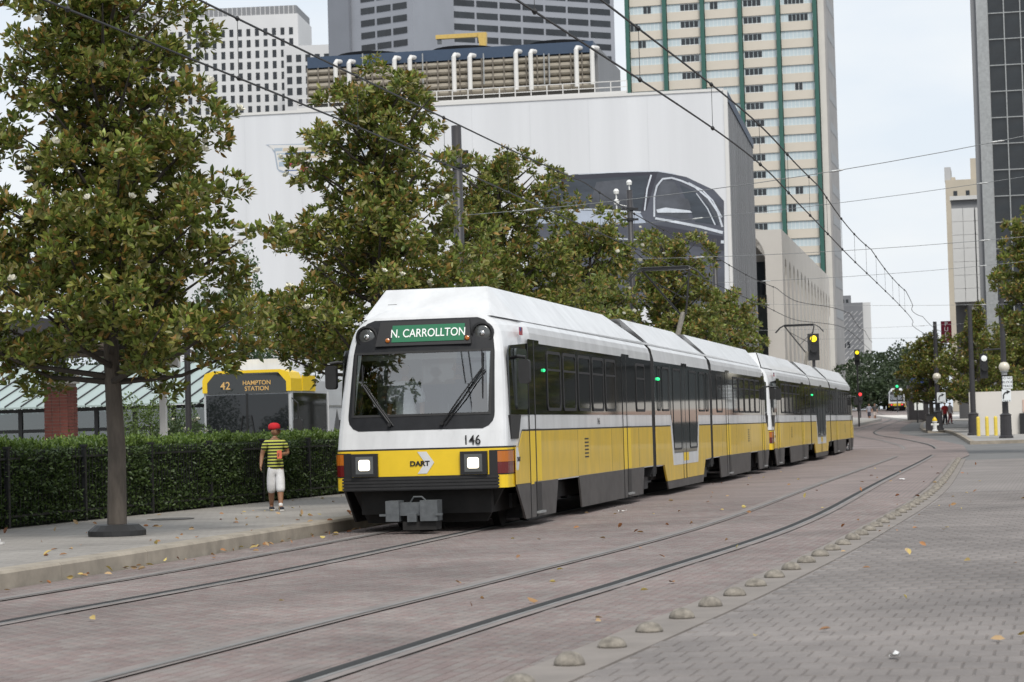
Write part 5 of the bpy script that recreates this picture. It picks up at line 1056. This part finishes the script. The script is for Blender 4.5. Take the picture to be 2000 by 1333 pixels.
# ------------------------------------------------------------------ bus behind the hedge
bp_ = P(485, 850, 64); bus = thing('city_bus', 'yellow fronted city bus numbered 42 waiting behind the hedge', 'bus', (bp_.x, 64, KH), -R(13))
bw, bhh, bl = 1.28, 3.12, 12.0
def BB(mb, n, m, par=bus): return mb.build(n, M[m] if isinstance(m, str) else m, par)
gb_ = mat('bus_grey_wrap', (.52, .54, .56), .4, var=.12, scale=1)
pr = [(-bw, .35), (bw, .35), (bw, 2.85), (bw - .08, 3.04), (bw - .28, bhh), (-bw + .28, bhh), (-bw + .08, 3.04), (-bw, 2.85)]
BB(MB().prism(pr, lambda x, z: (x, 0, z), lambda x, z: (x, bl, z)), 'body', gb_)
ring = [(-bw - .02, 2.55), (-bw - .02, 2.9), (-bw + .06, 3.08), (-bw + .3, 3.16), (bw - .3, 3.16), (bw - .06, 3.08), (bw + .02, 2.9), (bw + .02, 2.55), (bw - .12, 2.55), (bw - .12, 2.82), (bw - .35, 3.08), (-bw + .35, 3.08), (-bw + .12, 2.82), (-bw + .12, 2.55)]
BB(MB().prism(ring, lambda x, z: (x, -.06, z), lambda x, z: (x, .9, z)), 'yellow_brow', 'yellow2')
BB(MB().box(-bw + .12, bw - .12, -.045, .02, 2.52, 3.05), 'sign_glass', 'bglass')
am = mat('amber_dots', (.45, .30, .12), .5, emit=(1, .55, .15), es=.18)
for s, x, z, sz in (('42', -.62, 2.73, .30), ('HAMPTON', .30, 2.80, .17), ('STATION', .30, 2.64, .17)): obj('sign_lettering', text_mesh(s, sz, am, .003, bold=.002), bus, (x, -.06, z))
for s in (-1, 1):
    BB(MB().box(min(.02 * s, s * 1.2), max(.02 * s, s * 1.2), -.05, .02, 1.0, 2.48), 'windscreen', mat('bus_glass', (.012, .014, .016), .05, spec=.6))
    BB(MB().tube([(s * .25, -.08, 1.15), (s * .12, -.08, 1.9)], .015, 5), 'wiper', 'black'); BB(MB().tube([(s * 1.3, -.02, 2.35), (s * 1.52, -.15, 2.2), (s * 1.52, -.15, 1.5)], .02, 6), 'mirror_arm', 'black'); BB(MB().prism(rrect(-.13, .13, -.2, .2, .05), lambda a, b: (s * 1.52 + a, -.22, 1.55 + b), lambda a, b: (s * 1.52 + a, -.1, 1.55 + b)), 'mirror', 'rubber')
    BB(MB().box(s * .85 - .16, s * .85 + .16, -.06, .02, .62, .8), 'headlight', 'lens')
BB(MB().box(-.03, .03, -.06, .02, 1.0, 2.5), 'windscreen_bar', 'black'); BB(MB().box(-bw, bw, -.03, .02, .4, .98), 'front_panel', 'yellow2'); BB(MB().tube([(-.5, -.3, .9), (-.5, -.55, 1.25), (.35, -.55, 1.25), (.35, -.3, .9)], .02, 6), 'bike_rack', 'galv')
BB(MB().prism([(-.95, bhh), (.95, bhh), (.8, 3.5), (-.8, 3.5)], lambda x, z: (x, 1.2, z), lambda x, z: (x, 9, z)), 'roof_unit', 'white')
BB(MB().box(bw + .003, bw + .03, .15, 3.1, 1.0, 2.5), 'side_glazing', 'bglass'); BB(MB().box(bw + .003, bw + .035, .95, 2.1, 2.56, 3.0), 'yellow_side_panel', 'yellow2')
for k in range(5): f_ = BB(MB().box(bw + .003, bw + .02, 3.3 + 1.65 * k, 4.8 + 1.65 * k, 1.15, 2.5), 'side_window', gb_); BB(MB().box(bw + .021, bw + .04, 3.28 + 1.65 * k, 4.82 + 1.65 * k, 2.12, 2.17), 'window_bar', 'galv', f_); BB(MB().box(bw + .021, bw + .045, 3.22 + 1.65 * k, 3.28 + 1.65 * k, 1.1, 2.55), 'window_post', 'white', f_)
rl = mat('ad_red', (.35, .05, .05), .6)
for s, z in (('FREE THIS WAY', 2.2), ('I SUPPORT', 1.5)): obj('ad_lettering', text_mesh(s, .62, rl, .004, sx=.9), bus, (bw + .05, 7.3, z), R(90))
BB(MB().prism([(3.5, 1.0), (4.7, 1.0), (4.1, 2.05)], lambda a, b: (bw + .022, a, b), lambda a, b: (bw + .03, a, b)), 'ad_arrow', 'steel')
for y in (2.6, 9.2):
    for s in (-1, 1): BB(MB().lathe([(.48, -.14), (.48, .14), (.3, .16)], (s * 1.14, y, .48), 18, axis='x'), 'wheel', 'rubber')
# ------------------------------------------------------------------ transit shelter on the left
col_p = P(120, 858, 52); sc_ = thing('brick_column', 'square red brick column with pale stone cap behind the hedge', 'column', (col_p.x, 52, KH), -R(12))
zc = 2.62; ncs = int(zc / .075)
MB().box(-.27, .27, -.27, .27, 0, zc).build('core', mat('mortar', (.30, .26, .23), .9), sc_)
bmx = piece_mat('column_bricks', [(.19, .055, .04), (.25, .08, .055), (.22, .07, .05)], 2)
bk = MB().box(.006, .186, -.015, 0, .006, .069).mesh('brick', bmx); bk2 = MB().box(0, .015, .006, .186, .006, .069).mesh('brick', bmx)
for j in range(12, ncs):
    for i in range(3): obj('brick', bk, sc_, (-.285 + i * .192, -.27, j * .075)); obj('brick', bk2, sc_, (.27, -.285 + i * .192, j * .075))
MB().box(-.33, .33, -.33, .33, zc, zc + .2).build('stone_cap', M['stone'], sc_)
MB().box(-.1, .1, -.1, .1, zc + .2, zc + .75).build('steel_post', M['pole'], sc_)
cn = thing('canopy', 'brown ribbed metal canopy on dark beams, upper left behind the magnolia', 'canopy', (col_p.x, 52, KH), -R(12))
MB().prism([(-3.2, 3.3), (.75, 3.35), (1.0, 3.9), (-3.2, 4.6)], lambda a, b: (a, -.16, b), lambda a, b: (a, .16, b)).build('beam', M['pole'], cn)
MB().tube([(-1.3, -.2, 3.0), (.9, -.2, 3.75)], .10, 6).build('brace', M['pole'], cn)
for k in range(26): MB().box(-4.2 + k * .2, -4.02 + k * .2, -2.2, 6, 3.42 + (.03 if k % 2 else 0), 3.5 + (.03 if k % 2 else 0)).build('roof_sheet', M['canopy'], cn)
sp_ = P(150, 860, 68); sh = thing('glazed_shelter', 'glazed waiting shelter with pale aqua sloping metal roof', 'shelter', (sp_.x, 68, KH), -R(12))
for k in range(18):
    x = -4.2 + k * .5; w = .5
    MB().prism([(x, 0), (x + w - .03, 0), (x + w - .03 + .9, 1), (x + .9, 1)], lambda a, b: (a, -1.2 + 2.6 * b, 2.35 + 1.25 * b), lambda a, b: (a, -1.2 + 2.6 * b, 2.30 + 1.25 * b)).build('roof_panel', M['aqua'], sh)
    MB().tube([(x + w - .015, -1.2, 2.37), (x + w + .885, 1.4, 3.62)], .025, 5).build('roof_seam', M['pole'], sh)
for k in range(8): MB().box(-4.2 + k * 1.2, -4.08 + k * 1.2, -.1, 0, 0, 2.3).build('mullion', M['black'], sh)
for z in (.95, 1.6, 2.2): MB().box(-4.2, 4.3, -.08, -.01, z, z + .1).build('transom', M['black'], sh)
for k in range(7): MB().box(-4.07 + k * 1.2, -3.01 + k * 1.2, -.05, -.03, 0, 2.2).build('pane', M['pane'], sh)
MB().box(-4.2, 4.3, 2.2, 2.3, 0, 2.2).build('back_wall', mat('shelter_shade', (.05, .075, .07), .6), sh)
pp = P(320, 850, 58); st = thing('sign_post', 'white rectangular post with a box sign behind the hedge', 'sign', (pp.x, 58, KH), -R(12)); MB().box(-.08, .08, -.06, .06, 0, 3.1).build('post', M['pipe_w'], st); MB().box(-.02, .45, -.1, .1, 3.1, 3.45).build('sign_box', M['pipe_w'], st)
pp = P(369, 850, 56); st = thing('grey_pole', 'slender blue grey pole beside the bus', 'pole', (pp.x, 56, KH)); MB().tube([(0, 0, 0), (0, 0, 4.2)], .075, 10).build('shaft', M['pole'], st); MB().lathe([(.12, 0), (.12, .3), (.08, .35)]).build('base', M['pole'], st)
def bush(name, label, px, Y, r, h, seed, tint, n=5000, z0=KH, leaf=.07, fl=0):
    rng = np.random.default_rng(seed); p = P(px, 850, Y); t = thing(name, label, 'shrub', (p.x, Y, z0)); MB().tube([(0, 0, 0), (.03, 0, h * .7)], [.06, .02], 6).build('stem', M['bark2'], t)
    d = rng.normal(size=(n, 3)); d /= np.linalg.norm(d, axis=1)[:, None]; k = 1 + .25 * np.sin(d[:, 0] * 6 + seed) * np.sin(d[:, 2] * 5)
    C = d * (k * rng.random(n) ** .35)[:, None] * np.array([r, r, h * .5]) + np.array([0, 0, h * .52]); a = d + rng.normal(size=(n, 3)) * .7; a /= np.linalg.norm(a, axis=1)[:, None]
    V, Fc, col = leaf_field(C, a, leaf * (.7 + .6 * rng.random(n)), np.array(tint) * (.6 + .8 * rng.random((n, 1))), rng, .6); o = obj('foliage', np_mesh('foliage', V, Fc, M['hleaf'], col), t); o['kind'] = 'stuff'
    for i in range(fl): e = C[i] + d[i] * .08; o = obj('blossom', FLOWER, t, tuple(e)); o.scale = [1.1] * 3
bush('leafy_shrub', 'bright green shrub behind the hedge beside the white post', 292, 62, 1.0, 2.5, 71, (.10, .15, .03)); bush('flowering_shrub', 'shrub with white blossom behind the hedge beside the bus', 352, 60, .8, 2.0, 72, (.07, .11, .04), fl=60)
bush('background_tree', 'soft green tree top between the first two magnolias', 468, 85, 2.2, 7.6, 73, (.05, .095, .04), 9000, leaf=.14); bush('leafy_shrub', 'dark green shrub behind the shelter, far left', 40, 82, 3.0, 4.0, 74, (.045, .07, .03), 7000, leaf=.12)
bush('background_tree', 'small dark tree behind the shelter roof', 180, 84, 2.6, 5.2, 75, (.04, .06, .025), 7000, leaf=.14); bush('leafy_shrub', 'dark shrub mass behind the bus roof', 610, 95, 4.0, 6.0, 76, (.035, .055, .022), 9000, leaf=.16)
# ------------------------------------------------------------------ overhead line
def pole(label, X, Y, H, r=.11, group='overhead line poles'):
    t = thing('line_pole', label, 'pole', (X, Y, KH)); t['group'] = group
    MB().tube([(0, 0, 0), (0, 0, H * .5), (0, 0, H)], [r * 1.15, r * 1.05, r], 14).build('shaft', M['pole'], t, smooth=True); MB().lathe([(r * 1.8, 0), (r * 1.8, .5), (r * 1.3, .6)], n=14).build('base', M['pole'], t)
    for z in (H - .55, H - .85): MB().lathe([(r * 1.25, -.04), (r * 1.25, .04)], (0, 0, z), 14).build('band', M['black'], t); MB().box(-.24, .24, -.03, .03, z - .03, z + .03).build('bracket', M['black'], t)
    return t
pA, pB, pC = P(907, 845, 48), P(1243, 836, 66), P(1406, 830, 88)
pole('thick charcoal line pole rising between the second and third magnolias', pA.x, 48, 7.7, .105); pole('slim line pole with white insulators behind the leading train', pB.x, 66, 8.1, .085); pole('line pole topping the last magnolias before the grey wall', pC.x, 88, 8.4, .10)
xr_ = [(10.2, 46), (14.2, 65), (18.6, 86)]
def wire(name, pts, label, r=.012, cat='cable', group='overhead wires'):
    return tag(MB().tube(pts, r, 5).build(name, M['wire']), label, cat, group)
def line(tp, zc, zm, label):
    t = thing('overhead_line', label, 'overhead line', (0, 0, 0)); pth = [p for p in tp if 11 < p.y < 170]
    sup = [11, 48, 66, 88, 115, 145, 180, 230, 300, 380]
    def zms(y):
        for a, b in zip(sup, sup[1:]):
            if a <= y <= b: u = (y - a) / (b - a); return zm + .28 - 1.0 * min(1, (b - a) / 40) * u * (1 - u) + zg(y)
        return zm + zg(y)
    MB().tube([(p.x, p.y, zc + zg(p.y)) for p in pth], .0125, 5).build('contact_wire', M['wire'], t); MB().tube([(p.x, p.y, zms(p.y)) for p in pth], .0135, 5).build('messenger_wire', M['wire'], t)
    y = 13.0
    while y < 90:
        x = xat(tp, y); z1, z2 = zc + zg(y), zms(y); MB().tube([(x, y, z1), (x, y, z2)], .005, 4).build('dropper', M['wire'], t)
        for z in (z1, z2): MB().lathe([(.012, -.03), (.03, 0), (.012, .03)], (x, y, z), 8).build('clamp', M['wire'], t)
        y += 4.6
    return t
wl = catmull([tuple(p) for p in left_track if p.y < 100][::12] + [(15.2, 106), (20.5, 135), (27, 172)]); wr_ = catmull([tuple(p) for p in right_track if p.y < 98][::12] + [(18.2, 104), (22.6, 124), (28.5, 150), (34, 175)])
line(wl, 5.70, 6.35, 'contact and messenger wires above the track of the trains'); line(wr_, 5.55, 6.1, 'contact and messenger wires above the empty track')
def span(k, a, b, label):
    t = thing('span_wire', label, 'cable', (0, 0, 0), 0, 'cross span wires'); a, b = Vector(a), Vector(b); n = 10
    MB().tube([a.lerp(b, i / n) - Vector((0, 0, .9 * (i / n) * (1 - i / n))) for i in range(n + 1)], .008, 5).build('wire', M['steel'], t)
    for f in (.12, .62, .88): c = a.lerp(b, f) - Vector((0, 0, .9 * f * (1 - f))); d = (b - a).normalized(); MB().tube([c - d * .16, c - d * .08, c, c + d * .08, c + d * .16], [.01, .024, .02, .024, .01], 8).build('insulator', M['galv'], t)
span(0, (pA.x, 48, 6.0), (11.6, 47, 7.4), 'cross span wire from the thick charcoal pole over both tracks'); span(1, (pB.x, 66, 7.3), (19.5, 64, 8.9), 'upper cross span wire from the pole with white insulators'); span(2, (pB.x, 66, 6.3), (19.5, 64, 6.9), 'lower cross span wire from the pole with white insulators')
span(3, (pC.x, 88, 6.9), (24, 86, 7.7), 'cross span wire from the pole before the grey wall'); span(4, (10, 112, 7.4), (31, 112, 7.0), 'cross span wire over the bend in the tracks'); span(5, (12, 140, 7.2), (33, 140, 7.4), 'cross span wire beyond the bend'); span(6, (14, 175, 8.0), (44, 172, 7.6), 'farthest cross span wire down the street')
for dx, z in ((-.38, 8.05), (-.38, 7.75), (0, 8.3)):
    tag(MB().lathe([(.02, -.22), (.02, -.06), (.07, -.05), (.085, .03), (.05, .09), (.01, .1)], (pB.x + dx, 66, z + KH), 10).build('insulator_cap', M['porcelain']), 'white porcelain insulator on the slim pole, %s' % {8.05: 'upper of the left pair', 7.75: 'lower of the left pair', 8.3: 'on the pole top'}[z], 'insulator')
MB().tube([(pB.x - .4, 66, 7.9), (pB.x, 66, 7.8)], .015, 5).build('insulator_arm', M['galv'], bpy.data.objects['line_pole.001']).matrix_parent_inverse = Matrix.Translation(bpy.data.objects['line_pole.001'].location).inverted()
# ------------------------------------------------------------------ far corner furniture
def lamp_post(label, px, Y, zlamp, H, globe=True):
    p = P(px, 840, Y); t = thing('lamp_post' if globe else 'signal_pole', label, 'lamp post' if globe else 'pole', (p.x, Y, zg(Y) + .12)); t['group'] = 'posts on the far corner'
    MB().lathe([(.36, 0), (.36, .12), (.30, .16), (.28, 1.15), (.31, 1.2), (.16, 1.3)], n=16).build('base', M['pole'], t); MB().tube([(0, 0, 1.2), (0, 0, H)], [.16, .12], 12).build('shaft', M['pole'], t)
    if globe:
        g_ = mat('lamp_globe', (.62, .58, .48), .2, spec=.8); MB().lathe([(.10, -.26), (.2, -.21), (.265, -.1), (.28, 0), (.255, .1), (.18, .2), (.05, .26)], (0, -.06, zlamp), 18).build('globe', g_, t, smooth=True); MB().lathe([(.15, -.42), (.15, -.27), (.22, -.25), (.22, -.21)], (0, -.06, zlamp), 14).build('globe_collar', M['galv'], t)
    return t
l1 = lamp_post('globe lamp post with a turn arrow sign, left of the corner', 1833, 150, 3.5, 7.1); l2 = lamp_post('plain dark post right of the globe lamp on the corner', 1902, 128, 0, 7.2, False); l3 = lamp_post('globe lamp post carrying two white signs near the right edge', 1965, 117, 3.65, 7.2)
wsm = mat('white_sign_face', (.72, .75, .76), .5)
def sign(label, px, py, Y, w, h, arrow=True, text=None):
    p = P(px, py, Y); t = thing('traffic_sign', label, 'sign', (p.x, Y - .45, p.z), -R(2)); MB().box(-w / 2, w / 2, -.01, .01, -h / 2, h / 2).build('plate', wsm, t)
    if arrow:
        q = MB(); q.tube([(-.16, -.016, -.16), (-.15, -.016, .02), (-.08, -.016, .12), (.04, -.016, .17)], .035, 6); q.build('arrow_shaft', M['black'], t); MB().prism([(.02, .27), (.02, .06), (.2, .19)], lambda a, b: (a, -.02, b), lambda a, b: (a, -.012, b)).build('arrow_head', M['black'], t); obj('sign_text', text_mesh('ONLY', .15, M['black'], .002), t, (0, -.015, -.29))
    for k, s in enumerate(text or ()): obj('sign_text', text_mesh(s, .16, M['black'], .002), t, (0, -.015, .22 - k * .2))
    MB().box(-.04, .04, .011, .45, -.04, .04).build('clamp', M['galv'], t)
sign('white turn arrow sign on the left globe lamp post', 1836, 777, 150, .56, .66); sign('white turn arrow sign, lower of two on the right lamp post', 1962, 773, 117, .46, .62); sign('white lettered sign, upper of two on the right lamp post', 1964, 748, 117, .5, .62, False, ('DO NOT', 'BLOCK', 'TRACK'))
for k, px in enumerate((1911, 1928, 1945)):
    p = P(px, 838, 125); t = tag(MB().lathe([(.1, 0), (.1, 1.0), (.07, 1.06), (.02, 1.08)], n=14).build('bollard', mat('yellow_bollard', (.72, .55, .08), .5, var=.15), None, (p.x, 125, zg(125) + .12)), 'yellow bollard on the far corner, %s of three from the left' % ('first', 'second', 'third')[k], 'bollard', 'yellow bollards')
p = P(1826, 836, 146); hy = thing('fire_hydrant', 'white fire hydrant with yellow cap beside the left globe lamp', 'hydrant', (p.x, 146, zg(146) + .14)); MB().lathe([(.2, 0), (.2, .06), (.13, .1), (.13, .55), (.17, .58), (.17, .64)], n=14).build('barrel', M['porcelain'], hy); MB().lathe([(.16, .64), (.15, .74), (.08, .84), (.03, .9)], n=14).build('cap', M['yellow2'], hy); MB().lathe([(.07, -.24), (.07, .24)], (0, 0, .42), 10, axis='x').build('outlet', M['porcelain'], hy)
p = P(1818, 836, 149); tb = thing('litter_bin', 'dark litter bin beside the white fire hydrant', 'bin', (p.x, 149, zg(149) + .14)); MB().box(-.28, .28, -.25, .25, 0, 1.0).build('box', M['pole'], tb); MB().box(-.31, .31, -.28, .28, 1.0, 1.08).build('lid', M['black'], tb)
p = P(1793, 810, 210); ki = thing('kiosk', 'dark information kiosk with a lit panel and blue top, far platform', 'kiosk', (p.x, 210, zg(210) + .2)); MB().box(-.9, .9, -.5, .5, 0, 3.2).build('cabinet', M['pole'], ki); MB().box(-.4, .4, -.53, -.51, .9, 2.3).build('poster', M['sign_white'], ki); MB().box(-.6, .6, -.4, .4, 3.2, 3.8).build('blue_top', mat('blue_panel', (.03, .06, .22), .5), ki)
p = P(1775, 806, 215); pf = MB(); pf.prism([(0, 0), (3.2, -30), (12, -28), (14, 30), (6, 60)], lambda a, b: (p.x + a, 215 + b, zg(215 + b) - .1), lambda a, b: (p.x + a, 215 + b, zg(215 + b) + .22)); tag(pf.build('platform', M['stone']), kind='structure')
p = P(1660, 812, 190); pf = MB(); pf.prism([(-22, -18), (-4, -22), (9, 40), (10, 95), (-22, 95)], lambda a, b: (p.x + a, 190 + b, zg(190 + b) - .1), lambda a, b: (p.x + a, 190 + b, zg(190 + b) + .22)); tag(pf.build('far_pavement', M['conc']), kind='structure')
def signal(label, px, py, Y, lamp, w=.34, post=True, size=1.0, side=True):
    p = P(px, py, Y); t = thing('traffic_signal', label, 'traffic signal', (p.x, Y, p.z)); MB().box(-w * .5, w * .5, 0, .25, -.75 * size, .3 * size).build('housing', M['black'], t)
    MB().lathe([(.13 * size, 0), (.12 * size, .05), (.05, .07)], (0, -.001, .1 * size), 14, axis='y').build('lamp', M[lamp], t); MB().lathe([(.15 * size, 0), (.15 * size, .16)], (0, 0, -.3 * size), 12, axis='y').build('visor', M['black'], t)
    if post: MB().tube([(0, .15, -.7 * size), (0, .15, zg(Y) - p.z)], .07, 8).build('post', M['pole'], t)
    return t
signal('train signal with a lit yellow lamp above the second train', 1589, 667, 104, 'ylit', .5, True, 1.15); signal('small signal with a lit yellow lamp at the far crossing', 1674, 692, 190, 'ylit', .4, True, 1.2); signal('far signal showing red left of the distant train', 1680, 773, 260, 'redlit', .5, True, 1.3); signal('far signal showing green above the distant train', 1752, 757, 340, 'grn', .6, True, 1.5); signal('pedestrian signal showing orange beside the kiosk', 1791, 767, 205, 'orglit', .5, True, 1.2); sg4 = signal('signal head with a pale lamp hanging from the right lamp post arm', 1922, 705, 118, 'sign_white', .36, False, 1.2); MB().tube([(0, .12, .35), (0, .12, .55), (1.1, .12, .6)], .04, 6).build('arm', M['pole'], sg4)
# third train far down the street
p = P(1752, 800, 372); train3 = copy_tree(train); train3.location = (p.x, 372, zg(372) + .02); train3.rotation_euler[2] = -R(10)
tag(train3, 'small distant light rail train with red tail lamps down the street')
for c in train3.children:
    if c.name.startswith('headlight') and not c.name.startswith(('headlight_h', 'headlight_b')): c.data = c.data.copy(); c.data.materials[0] = M['redlit']
# people far off
fs = [(1698, 817, 240, (.30, .30, .34), (.04, .04, .06), .1, 'pedestrian in a pale top crossing far down the street, left of two'), (1709, 816, 243, (.05, .05, .05), (.5, .42, .38), -.1, 'pedestrian in a dark top crossing far down the street, right of two'), (1846, 822, 175, (.45, .03, .03), (.03, .03, .04), .05, 'person in red standing by the far hall columns'), (1856, 822, 178, (.65, .62, .62), (.3, .1, .1), .05, 'person in a pale top seated group side by the hall columns')]
for k, (px, py, Y, c1, c2, stp, lb) in enumerate(fs): p = P(px, py, Y); person(lb, (p.x, Y, zg(Y) + (.14 if k > 1 else .0)), R(20 * (k - 1)), 1.7, cloth('top_%d' % k, c1), cloth('bottom_%d' % k, c2), M['black'], step=stp, sleeve=.4, leg=.6 if k < 2 else .95)
p = P(-14, 1072, 29.8); p.x -= .27; person('person in trainers just leaving the left edge, only a shoe tip showing', (p.x - .02, 29.95, KH), R(80), 1.7, cloth('grey_top', (.2, .2, .22)), cloth('jeans', (.04, .06, .12)), cloth('white_trainers', (.6, .6, .6)), step=.12, leg=.95)
# ------------------------------------------------------------------ fallen leaves
rng = np.random.default_rng(77); rd = random.Random(77); C = []
for _ in range(330):
    u = rd.random()
    if u < .33: y = rd.uniform(26, 50); x = xat(kerb_l, y) - abs(rd.gauss(0, 2.4)) - .1; z = KH
    elif u < .55: y = rd.uniform(19, 36); x = xat(kerb_l, y) + abs(rd.gauss(0, .25)) + .04; z = .02
    elif u < .85: y = rd.uniform(16, 70); x = xat(left_track, y) + rd.uniform(1.4, 8) ; z = .02
    else: y = rd.uniform(14, 50); x = xat(dome_path, y) + rd.uniform(.4, 5); z = .02
    C.append((x, y, z + .006))
C = np.array(C); n = len(C); a = rng.normal(size=(n, 3)); a[:, 2] = np.abs(a[:, 2]) * .25; a /= np.linalg.norm(a, axis=1)[:, None]
pal = np.array([[.34, .14, .05], [.42, .24, .10], [.55, .44, .14], [.22, .09, .04], [.50, .36, .20]]); tint = pal[rng.integers(0, 5, n)] * (.7 + .5 * rng.random((n, 1)))
V, Fc, col = leaf_field(C, a, .05 + .075 * rng.random(n), tint, rng, .5, .35)
lit = tag(obj('fallen_leaves', np_mesh('fallen_leaves', V, Fc, leaf_mat('dry_leaf', (.3, .18, .08), .7, .05), col)), 'dry brown and yellow leaves scattered on street and sidewalk', 'leaves', kind='stuff')

p = gpt(390, 1013); mc = tag(MB().lathe([(.36, 0), (.36, .008), (.33, .012), (.30, .008), (.05, .008)], n=28).build('manhole_cover', mat('cast_iron', (.09, .085, .08), .7, var=.4, scale=12), None, (p.x + .3, 37.6, KH)), 'dark round manhole cover set in the sidewalk behind the near trunk', 'manhole cover')
for k, (px, py, s_, lb) in enumerate(((1762, 939, .22, 'scrap of white paper on the street beside the far bend of the empty track'), (1215, 1002, .16, 'crumpled white paper on the bricks beside the leading train'), (1748, 1290, .10, 'small white paper scrap on the near plaza'))):
    g = gpt(px, py); r_ = random.Random(k); q = MB(); q.grid([[(-s_ / 2 + s_ * i / 3 + r_.uniform(-.01, .01), -s_ * .3 + s_ * .6 * j / 3, r_.uniform(0, .035)) for i in range(4)] for j in range(4)]); tag(q.build('paper_scrap', mat('paper', (.7, .7, .69), .8), None, (g.x, g.y, .022), r_.uniform(0, 3)), lb, 'litter')
